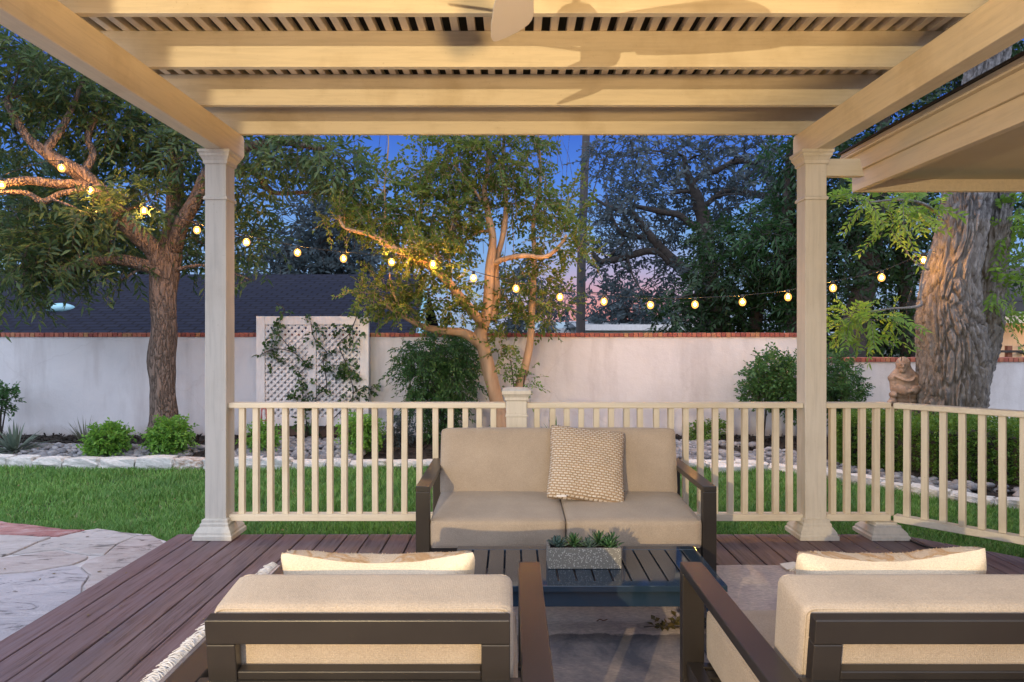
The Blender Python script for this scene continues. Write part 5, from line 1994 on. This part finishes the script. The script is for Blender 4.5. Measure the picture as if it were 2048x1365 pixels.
def blades(name, px, py, Y, n, L_, w, label, cat, mat, spread=.7, curve=.5):
    base = W(px, py, Y)
    base.z = bed_z(base.x, base.y)
    b = MB()
    for k in range(n):
        a = random.uniform(0, 2 * PI)
        el = math.acos(random.uniform(math.cos(spread * 1.5), 1))
        d = Vector((math.sin(el) * math.cos(a), math.sin(el) * math.sin(a), math.cos(el)))
        ln = L_ * random.uniform(.65, 1.1)
        sd = d.cross(Vector((0, 0, 1)))
        sd = sd.normalized() if sd.length > .05 else Vector((1, 0, 0))
        vs = []
        for i in range(5):
            t = i / 4
            p = base + d * ln * t - Vector((0, 0, 1)) * curve * ln * t * t * math.sin(el) + Vector((math.cos(a), math.sin(a), 0)) * .02
            ww = w * (1 - t ** 1.6) * (.6 + .8 * min(1, t * 3)) * .5
            vs += [p + sd * ww + Vector((0, 0, ww * .5)), p, p - sd * ww + Vector((0, 0, ww * .5))]
        fs = []
        for i in range(4):
            fs += [(i * 3, i * 3 + 1, i * 3 + 4, i * 3 + 3), (i * 3 + 1, i * 3 + 2, i * 3 + 5, i * 3 + 4)]
        b.add(vs, fs)
    me = bpy.data.meshes.new(name)
    me.from_pydata(b.v, [], b.f)
    o = link_mesh(name, me, M[mat], None, True)
    return tag(o, label, cat)


blades('yucca_plant', 28, 912, 7.95, 90, .46, .030, 'spiky blue green yucca clump at the left end of the bed', 'yucca', 'leaf_yucca', .85, .35)
blades('tuft_grass', 168, 888, 8.5, 46, .42, .011, 'grey green upright tuft grass left of the bright shrub', 'grass tuft', 'leaf_tuft', .5, .3)
blades('cycad_plant', 1110, 868, 8.8, 40, .34, .03, 'small dark fan leaved plant just right of the short railing post', 'plant', 'leaf_nandina', .8, .3)
tree('sapling', 'thin leafy saplings beside the myrtle trunk', 'sapling', W(1040, 880, 8.4),
     [LW([(1040, 890, 8.4, .012), (1030, 800, 8.4, .009), (1020, 720, 8.4, .006)]), LW([(1045, 890, 8.4, .012), (1045, 790, 8.4, .009), (1050, 740, 8.4, .006)])],
     [cl(1022, 720, 8.4, 16, 30, .15, 12), cl(1030, 770, 8.4, 26, 30, .15, 16), cl(1055, 760, 8.4, 16, 30, .15, 10), cl(1000, 745, 8.4, 12, 24, .1, 6), cl(985, 840, 8.4, 16, 26, .15, 10)],
     (M['bark_dark'], M['leaf_hedge']), (.05, .026), .16, 8, link_branches=False, twig_r=.002)


def hedge():
    A, B = Vector((3.42, 7.15, 0)), Vector((6.1, 5.25, 0))
    dirv = (B - A).normalized()
    nv = Vector((-dirv.y, dirv.x, 0))
    if nv.y < 0: nv = -nv
    depth, z0, z1 = .72, GZ + .02, .47
    L_ = (B - A).length
    root = thing('hedge', (A + B) / 2, 'clipped boxwood hedge with a flat top behind the right railing', 'hedge')
    b = MB()
    Mx = Matrix((dirv, nv, Vector((0, 0, 1)))).transposed().to_4x4()
    Mx.translation = A
    b.box(.10, L_ - .1, .10, depth - .1, z0, z1 - .10, Mx)  # solid dark filler box added behind the leaves in place of inner twigs
    b.build('dark_core', M['bark_dark'], root)
    n = 9000
    u = RNG.uniform(0, L_, n); v = RNG.uniform(0, depth, n); w = RNG.uniform(0, 1, n)
    face = RNG.uniform(0, 1, n)
    # shell: front (v~0), top, end
    v = np.where(face < .5, RNG.uniform(-.02, .13, n), v)
    w = np.where((face >= .5) & (face < .85), RNG.uniform(.84, 1.05, n), w)
    u = np.where(face >= .85, RNG.uniform(-.03, .12, n), u)
    z = z0 + (z1 - z0) * w
    bulge = np.array([noise.noise(Vector((a * 3, c * 3, e * 3))) for a, c, e in zip(u, v, z)]) * .05
    P = np.array(A)[None] + np.array(dirv)[None] * u[:, None] + np.array(nv)[None] * (v + bulge)[:, None]
    P[:, 2] = z + bulge * .7
    out = np.where((face < .5)[:, None], -np.array(nv)[None], np.where((face < .85)[:, None], np.array([[0, 0, 1.0]]), -np.array(dirv)[None]))
    V, Fc, tg = sprays(P, out + RNG.normal(size=P.shape) * .6 + [[0, 0, .3]], RNG.uniform(.03, .08, n), 6, .026, .016, .9, .0, .4)
    np_mesh('foliage', V, Fc, M['leaf_hedge'], root)


hedge()


# ------------------------------------------------------------------ trellis + vine
def trellis():
    Y = 9.06
    def X(px): return (px - 1023) / F * Y
    def Z(py): return H - (py - 668) / F * Y
    root = thing('trellis', (X(625), Y, GZ), 'white lattice trellis with two panels standing against the wall', 'trellis')
    xl, xr, zt, zb = X(513), X(737), Z(633), Z(852)
    b = MB()
    b.box(xl, X(530), Y - .03, Y + .03, GZ, zt)
    b.box(X(720), xr, Y - .03, Y + .03, GZ, zt)
    b.box(X(530) + .001, X(720) - .001, Y - .028, Y + .028, Z(650), zt - .001)
    b.box(X(530) + .001, X(720) - .001, Y - .028, Y + .028, zb, Z(834))
    b.box(X(616), X(632), Y - .026, Y + .026, Z(834) + .001, Z(650) - .001)
    b.build('frame', M['lattice_paint'], root, False, .004)
    for x0, x1 in ((X(530), X(616)), (X(632), X(720))):
        z0, z1 = Z(834), Z(650)
        b = MB()
        for sgn, yy in ((1, -.006), (-1, .006)):
            s = -(z1 - z0) - .1
            while s < (x1 - x0) + (z1 - z0):
                # line x = x0+s + sgn*(z-z0)
                pts = []
                if sgn > 0:
                    za = max(z0, z0 - s); zb_ = min(z1, z0 + (x1 - x0) - s)
                    if zb_ - za > .02:
                        pts = [(x0 + s + za - z0, za), (x0 + s + zb_ - z0, zb_)]
                else:
                    za = max(z0, z0 + s - (x1 - x0)); zb_ = min(z1, z0 + s)
                    if zb_ - za > .02:
                        pts = [(x0 + s - za + z0, za), (x0 + s - zb_ + z0, zb_)]
                if pts:
                    b.bar((pts[0][0], Y + yy, pts[0][1]), (pts[1][0], Y + yy, pts[1][1]), .011, .034)
                s += .0905
        b.build('lattice', M['lattice_paint'], root)
    # low timber behind the trellis foot
    b = MB()
    b.box(X(545), X(700), Y + .035, Y + .09, GZ, Z(850))
    b.build('base_board', simple('brown_board', (.10, .06, .04), (.16, .10, .07), 8, .8), root)
    # vine
    pts = [(190, 150), (210, 170), (400, 130), (670, 70), (640, 75), (620, 190), (660, 215), (420, 220), (490, 300), (560, 250), (300, 300), (200, 280), (160, 290), (120, 310), (590, 340), (370, 370), (470, 350), (340, 450), (370, 500), (370, 540), (430, 540), (490, 500), (560, 440), (620, 430), (660, 460), (690, 490), (640, 530), (620, 560), (330, 560), (380, 600), (740, 510), (350, 640), (400, 680), (650, 620), (560, 160), (440, 175), (590, 395), (330, 390), (700, 530), (190, 345), (380, 740), (350, 690), (250, 60), (520, 390), (640, 395)]
    base = W(480 + 380 / 2.843, 890, 8.9)
    base.z = bed_z(base.x, base.y)
    cls, limbs = [], []
    for x, y in pts:
        px, py = 480 + x / 2.843, 600 + y / 2.843
        cls.append(cl(px, py, 8.98, 12, 8, .04, 4))
    def stem(l): limbs.append(LW([(480 + x / 2.843, 600 + y / 2.843, 9.0, .006) for x, y in l]))
    stem([(380, 800), (370, 640), (350, 520), (330, 430), (370, 370), (300, 300), (200, 280), (120, 310)])
    stem([(390, 800), (430, 560), (490, 500), (470, 350), (490, 300), (420, 220), (400, 130)])
    stem([(400, 800), (600, 600), (640, 530), (620, 430), (590, 340), (560, 250), (620, 190), (670, 70)])
    stem([(640, 530), (700, 500), (745, 510)])
    stem([(300, 300), (220, 200), (190, 150), (250, 60), (200, 20)])
    tree('climbing_vine', 'dark green vine climbing over the white lattice trellis', 'vine', base, limbs, cls, (M['bark_dark'], M['leaf_ivy']), (.058, .046), .11, 6, None, .0025, 1.0, .3, .7, link_branches=False, sides=5)


trellis()


def red_stand():
    Y = 8.7
    b = MB()
    p = [W(519, 860, Y), W(523, 818, Y), W(531, 818, Y), W(533, 860, Y)]
    for a, c in ((0, 1), (2, 3), (1, 2)): b.tube([p[a], p[c]], .008, 6, False)
    b.tube([W(520, 842, Y), W(532, 842, Y)], .008, 6, False)
    b.tube([W(522, 818, Y), W(523, 860, Y + .2)], .008, 6, False)
    tag(b.build('plant_stand', M['red_metal'], None, True), 'thin red metal plant stand beside the left foot of the trellis', 'plant stand')


red_stand()


# ------------------------------------------------------------------ statue
def statue():
    Y = 7.75
    c = W(1803, 850, Y)
    c.z = bed_z(c.x, c.y)
    k = 1 / F * Y
    def at(px, py, dy=0): return Vector(((px - 1023) * k, Y + dy, H - (py - 668) * k))
    bm = bmesh.new()
    def ball(p, s, rot=None):
        r = bmesh.ops.create_icosphere(bm, subdivisions=3, radius=1)
        for v in r['verts']:
            q = Vector((v.co.x * s[0], v.co.y * s[1], v.co.z * s[2]))
            if rot: q = Matrix.Rotation(rot, 3, 'Y') @ q
            v.co = p + q
    def cone(p0, p1, r0, r1, sy=.8):
        n = 10
        for i in range(n + 1):
            t = i / n
            ball(p0.lerp(p1, t), (r0 * (1 - t) + r1 * t, (r0 * (1 - t) + r1 * t) * sy, .05))
    foot = Vector((at(1807, 850).x, Y, c.z))
    cone(foot, at(1807, 790), .185, .135)
    cone(at(1808, 792), at(1804, 750), .135, .115)
    ball(at(1799, 732, -.03), (.058, .062, .074))           # head, bowed to the left
    ball(at(1795, 733, -.097), (.013, .022, .020))          # nose
    ball(at(1796, 728, -.088), (.036, .014, .009))          # brow
    ball(at(1797, 741, -.075), (.036, .030, .026))          # beard
    ball(at(1806, 728, .01), (.076, .075, .082), .35)       # hood
    ball(at(1809, 738, .03), (.082, .080, .085))
    cone(at(1812, 738, .02), at(1824, 756, .0), .055, .075, 1.0)
    cone(at(1793, 746, -.01), at(1785, 757), .05, .055, 1.0)
    for i in range(16):                                     # cape hem across the chest
        t = i / 15
        ball(at(1784 + 40 * t, 752 + 9 * math.sin(t * PI), -.05 - .07 * math.sin(t * PI)), (.018, .018, .014))
    cone(at(1828, 756), at(1834, 777, -.02), .066, .064, 1.0)
    cone(at(1834, 775, -.03), at(1813, 780, -.13), .055, .038, 1.0)
    cone(at(1786, 757), at(1785, 778, -.02), .046, .042, 1.0)
    cone(at(1785, 777, -.03), at(1797, 781, -.13), .038, .030, 1.0)
    ball(at(1806, 780, -.155), (.032, .024, .020))
    ball(at(1801, 782, -.15), (.028, .024, .018))
    ball(at(1779, 789, -.06), (.040, .055, .035), .5)       # small animal at the side
    ball(at(1770, 803, -.09), (.030, .036, .026))
    ball(at(1779, 803, -.05), (.036, .055, .060))
    ball(at(1765, 806, -.11), (.018, .02, .013))
    for i in range(8):
        a = -PI / 2 + (i - 3.5) * .36
        for t in range(12):
            z = foot.z + .02 + t * .04
            r = .186 - t * .0042
            ball(Vector((foot.x + math.cos(a) * r, Y + math.sin(a) * r * .8, z)), (.013, .013, .035))
    for t in range(14):
        ball(at(1805 + t * .1, 793 + t * 3.2, -.125 - t * .004), (.010, .012, .022))
    ball(Vector((foot.x, Y, c.z + .03)), (.25, .23, .05))
    me = bpy.data.meshes.new('statue')
    bm.to_mesh(me)
    bm.free()
    o = link_mesh('statue', me, M['statue'], None, True)
    rm = o.modifiers.new('remesh', 'REMESH'); rm.mode = 'VOXEL'; rm.voxel_size = .008; rm.use_smooth_shade = True
    sm = o.modifiers.new('smooth', 'SMOOTH'); sm.iterations = 2; sm.factor = .5
    tag(o, 'weathered stone statue of a hooded robed figure beside the pecan trunk', 'statue')


statue()


# ------------------------------------------------------------------ string lights
def string_lights():
    bp = [(2, 370), (122, 336), (180, 381), (287, 421), (393, 460), (492, 484), (594, 505), (686, 517), (782, 524), (865, 528), (946, 556), (1031, 577), (1119, 594), (1207, 603), (1300, 610), (1389, 609), (1484, 604), (1575, 594), (1665, 576), (1762, 555), (1846, 520)]
    root = thing('string_lights', W(1023, 560, 7.7), 'string of warm glowing bulbs swagged from the left tree to the pecan trunk', 'string lights')
    def Yof(px): return 7.15 if px < 100 else (7.3 if px < 150 else 7.48 - .10 * ((px - 1000) / 1000) ** 2 * (1 if px < 1000 else 2.2))
    cab = []
    for px, py in bp[1:]: cab.append(W(px, py - 13, Yof(px)))
    b = MB()
    cab = [W(60, 330, 7.2)] + cab + [W(1872, 505, 7.25)]
    b.tube(cab, .0042, 5)
    b.tube([W(2, 352, 7.15), W(60, 330, 7.2)], .0042, 5, False)
    b.build('cable', M['wire'], root, True)
    for px, py in bp:
        c = W(px, py, Yof(px))
        q = MB()
        q.lathe((c.x, c.y, c.z), [(.005, -.046), (.022, -.040), (.034, -.022), (.038, -.002), (.034, .016), (.024, .030), (.014, .038)], 18)
        bo = q.build('bulb', M['globe'], root, True)
        q = MB()
        q.lathe((c.x, c.y, c.z), [(.012, .078), (.017, .072), (.018, .038), (.014, .032)], 12)
        q.build('socket', M['socket'], bo, True)
        q = MB()
        q.lathe((c.x, c.y, c.z), [(.003, -.018), (.010, -.013), (.0125, -.003), (.010, .008), (.003, .014)], 10)
        q.build('filament', M['bulb'], bo, True)


string_lights()


# ------------------------------------------------------------------ beyond the wall: neighbour roof, pole, wires, houses
def uv_plane(name, corners, size, mat, parent, thick=.06):
    """rectangular roof slope: corners a,b,c,d (a-b eave, d-c ridge) with UV in metres"""
    a, b_, c, d = [Vector(p) for p in corners]
    n = (b_ - a).cross(d - a).normalized()
    vs = [a, b_, c, d] + [p - n * thick for p in (a, b_, c, d)]
    fs = [(0, 1, 2, 3), (7, 6, 5, 4), (0, 4, 5, 1), (1, 5, 6, 2), (2, 6, 7, 3), (3, 7, 4, 0)]
    me = bpy.data.meshes.new(name)
    me.from_pydata([p[:] for p in vs], [], fs)
    l = me.uv_layers.new(name='UVMap')
    ux = (b_ - a).normalized()
    uy = (d - a) - ux * (d - a).dot(ux)
    uy.normalize()
    for lp in me.loops:
        p = vs[lp.vertex_index] - a
        l.data[lp.index].uv = (p.dot(ux), p.dot(uy))
    me.update()
    return link_mesh(name, me, mat, parent)


def neighbour():
    root = thing('neighbour_house', (-8, 13.5, GZ), 'long dark shingled roof of the neighbouring house showing above the white wall', 'house')
    e = W(800, 690, 10.6)
    rz = W(855, 549, 15)
    zr, ze = rz.z, 1.12
    xr = rz.x - .1
    xe = W(828, 668, 10.8).x
    a, b_, c, d = (-16, 10.6, ze), (xe, 10.6, ze), (xr, 15, zr), (-16, 15, zr)
    rf = uv_plane('roof', (a, b_, c, d), None, M['shingle'], root)
    uv_plane('rear_roof', ((xr, 19.4, ze), (-16, 19.4, ze), d, c), None, M['shingle'], root)
    pt = simple('sky_tinted_trim', (.16, .36, .42), (.22, .42, .48), 5, .5)  # teal of the sky light on the fascia put into its colour
    b = MB()
    b.bar((xe + .09, 10.62, ze - .07), (xr + .09, 15, zr - .07), .08, .2)
    b.build('rake_board', pt, root)
    b = MB()
    b.add([(xe - .3, 10.9, -.1), (xe - .3 + .2, 10.9, ze - .2), (xr - .1, 15, zr - .22), (xr - .1, 19, -.1)], [(0, 1, 2, 3)])
    b.prism([(10.9, -.1), (19.1, -.1), (19.1, ze - .1), (15, zr - .25), (10.9, ze - .1)], 'x', xr - .35, xr - .2)
    b.v, b.f = b.v[4:], [tuple(i - 4 for i in f) for f in b.f[1:]]
    b.build('gable_wall', simple('blue_grey_siding', (.30, .40, .44), (.36, .46, .50), 4, .8), root)
    # pale vent dome on the roof
    t = .62
    q = W(121, 588, 12.6)
    yy = q.y
    zz = ze + (zr - ze) * (yy - 10.6) / 4.4
    b = MB()
    b.lathe((q.x, yy, zz - .04), [(.22, -.02), (.23, .06), (.20, .09), (.12, .125), (.02, .14)], 20)
    b.build('roof_vent', simple('pale_dome', (.28, .52, .58), (.34, .58, .62), 5, .3), rf, True)


neighbour()


def far_house(px0, px1, py_top, py_eave, Y, label, wall, roof):
    root = thing('far_house', W((px0 + px1) / 2, 700, Y), label, 'house')
    x0, x1 = (px0 - 1023) / F * Y, (px1 - 1023) / F * Y
    zt, ze = H - (py_top - 668) / F * Y, H - (py_eave - 668) / F * Y
    MB().box(x0, x1, Y, Y + 6, GZ, ze).build('wall', wall, root)
    MB().prism([(Y - .4, ze), (Y + 6.4, ze), (Y + 3, zt)], 'x', x0 - .3, x1 + .3).build('roof', roof, root)
    b = MB()
    b.box(x0 - .3, x1 + .3, Y - .46, Y - .402, ze - .12, ze + .1)
    b.build('gutter', M['lattice_paint'], root)
    for k in range(3):
        xx = x0 + (x1 - x0) * (.2 + .3 * k)
        b = MB(); b.box(xx - .5, xx + .5, Y - .05, Y - .002, ze - 1.5, ze - .5)
        b.build('window', M['dark_roof'], root)
    return root


far_house(1165, 1400, 640, 655, 26, 'pale low house far beyond the wall behind the string of bulbs', simple('pale_siding', (.5, .55, .55), (.55, .6, .6), 4, .8), simple('pale_roof', (.34, .36, .36), (.4, .42, .42), 4, .8))
far_house(1030, 1150, 642, 662, 30, 'small pale house far beyond the wall behind the myrtle stems', simple('pale_siding_b', (.45, .5, .5), (.5, .55, .55), 4, .8), simple('teal_roof', (.25, .32, .33), (.3, .36, .37), 4, .8))


def right_house():
    Y = 11.5
    root = thing('neighbour_house', W(2060, 700, Y), 'orange lit neighbouring house with dark roof right of the pecan trunk', 'house')
    x0 = W(1975, 700, Y).x
    zt, zf = W(0, 628, Y).z, W(0, 645, Y).z
    MB().box(x0, x0 + 6, Y, Y + .2, GZ, zf).build('wall', simple('tan_siding', (.60, .44, .29), (.66, .48, .32), 6, .8, stretch=(6, 1, .3)), root)
    MB().box(x0 - .3, x0 + 6, Y - .5, Y - .44, zf - .02, zt).build('fascia', M['eave'], root)
    MB().add([(x0 - .3, Y - .5, zt + .01), (x0 + 6, Y - .5, zt + .01), (x0 + 6, Y + 3, zt + 1.1), (x0 - .3, Y + 3, zt + 1.1)], [(0, 1, 2, 3)]).build('roof', M['dark_roof'], root)
    b = MB()
    b.box(x0 - .3, x0 + 6, Y - .44, Y - .002, zf, zf + .02)
    b.build('soffit', M['soffit'], root)
    t = simple('rust_timber', (.20, .07, .035), (.28, .10, .05), 8, .8)
    o = thing('timber_arbor', W(2018, 720, 10), 'rust brown timber post with a thin crossbar behind the lower wall at far right', 'arbor')
    b = MB(); p = W(2016, 700, 10); b.box(p.x - .035, p.x + .035, 9.97, 10.03, GZ, W(0, 692, 10).z); b.build('post', t, o)
    b = MB(); p0, p1 = W(1985, 704, 9.95), W(2080, 704, 9.95); b.box(p0.x, p1.x, 9.93, 9.965, p0.z - .012, p0.z + .022); b.build('crossbar', M['bark_dark'], o)
    l = point('porch_light', (x0 + 1.2, Y - .7, zf - .15), 28, (1, .6, .25), .05)


right_house()


def pole():
    Y = 21
    root = thing('utility_pole', W(1160, 690, Y), 'tall grey wooden utility pole beyond the wall right of the myrtle', 'utility pole')
    b = MB()
    b.tube([W(1160, 700, Y), W(1162, 520, Y), W(1167, 380, Y), W(1172, 250, Y), W(1178, 60, Y)], [.145, .135, .125, .115, .10], 12)
    b.build('shaft', M['pole'], root, True)
    b = MB()
    p = W(1178, 85, Y)
    b.box(p.x - 1, p.x + 1, Y - .18, Y - .1, p.z - .05, p.z + .05)
    b.build('crossarm', M['pole'], root)
    def wire(pts, lab, r=.014):
        o = MB().tube(pts, r, 4).build('power_line', M['wire'], None, True)
        tag(o, lab, 'power line')
    wire([W(1175, 585, 21), W(1300, 592, 22), W(1420, 590, 23), W(1560, 580, 24), W(1700, 560, 25)], 'thin dark wire sagging right from the utility pole above the far house')
    wire([W(1165, 640, 20.8), W(1230, 605, 20), W(1300, 575, 19), W(1400, 520, 18), W(1480, 470, 17)], 'dark cable slanting up right from the utility pole across the oak')


pole()


def small_things():
    b = MB()
    b.tube([W(1812, 612, 7.0), W(1818, 590, 7.0), W(1824, 575, 7.02), W(1812, 625, 7.0), W(1805, 690, 7.1), W(1802, 722, 7.4)], .004, 5)
    tag(b.build('hanging_wire', M['wire'], None, True), 'thin wire hanging from the pecan branch down to the statue', 'wire')
    b = MB()
    b.tube([floor_pt(1808, 1076) + Vector((0, 0, .03)), floor_pt(1818, 1082) + Vector((0, 0, .008)), floor_pt(1840, 1092) + Vector((0, 0, .006)), floor_pt(1862, 1098) + Vector((0, 0, .006)), floor_pt(1884, 1100) + Vector((0, 0, .006))], .006, 6)
    tag(b.build('extension_cable', M['wire'], None, True), 'black cord lying on the deck by the corner post base', 'cord')
    # dried sprig and twig on the rug
    base = floor_pt(1300, 1262)
    n = 9
    P = np.array([[base.x + .015 + k * .02, base.y + RNG.uniform(-.01, .012), .014] for k in range(n)])
    d = RNG.normal(size=(n, 3)) * [.8, .8, .25] + [[.6, 0, .25]]
    V, Fc, tg = sprays(P, d, np.full(n, .05), 6, .04, .02, .9, .05, .5)
    V[:, 2] = np.maximum(V[:, 2], .0135)
    root = thing('leaf_sprig', base, 'dried leafy sprig lying on the rug beside the right lounge chair leg', 'sprig')
    np_mesh('leaves', V, Fc, leafmat('dry_leaf', [(.07, .06, .025), (.10, .085, .03), (.13, .09, .04)], .2), root)
    b = MB()
    b.tube([base + Vector((-.03, 0, .017)), base + Vector((.05, .004, .02)), base + Vector((.19, -.004, .018))], .0025, 5)
    b.build('stem', M['bark_dark'], root, True)
    q = floor_pt(1202, 1248)
    b = MB()
    b.tube([q + Vector((-.022, -.006, .015)), q + Vector((-.006, .006, .018)), q + Vector((.008, -.003, .016)), q + Vector((.028, .008, .017))], .0026, 5)
    tag(b.build('twig', simple('brown_twig', (.14, .06, .03), None, 5, .8, 0), None, True), 'tiny curled brown twig lying on the rug by the coffee table', 'twig')


small_things()


def leaf_litter():
    P = []
    for _ in range(130):
        x, y = random.uniform(-5, 4.5), random.uniform(4.5, 7.2)
        if in_lawn(x, y): P.append((x, y, GZ + .035 + random.random() * .015))
    for _ in range(34):
        P.append((random.uniform(1.7, 3.0), random.uniform(3.9, 4.55), .004))
    for _ in range(14):
        P.append((random.uniform(-2.2, -1.4), random.uniform(2.4, 4.5), .004))
    for _ in range(30):
        P.append((random.uniform(-4.2, -2.3), random.uniform(2.6, 4.7), -.026))
    P = np.array(P)
    n = len(P)
    an = RNG.uniform(0, 2 * PI, n)
    d = np.stack([np.cos(an), np.sin(an), RNG.uniform(-.05, .35, n)], 1)
    s_ = np.stack([-np.sin(an), np.cos(an), RNG.uniform(-.2, .3, n)], 1)
    ln = RNG.uniform(.012, .032, n)[:, None]
    w = ln * RNG.uniform(.2, .4, (n, 1))
    V = np.stack([P, P + d * ln * .5 + s_ * w, P + d * ln, P + d * ln * .5 - s_ * w], 1)
    V[:, :, 2] = np.maximum(V[:, :, 2], P[:, None, 2])
    o = np_mesh('leaf_litter', V.reshape(-1, 3), np.arange(n * 4).reshape(n, 4), leafmat('litter_leaf', [(.10, .06, .03), (.16, .11, .05), (.22, .17, .08)], .1))
    tag(o, 'scattered small dry leaves on the lawn, deck and flagstones', 'leaf litter', kind='stuff')


leaf_litter()
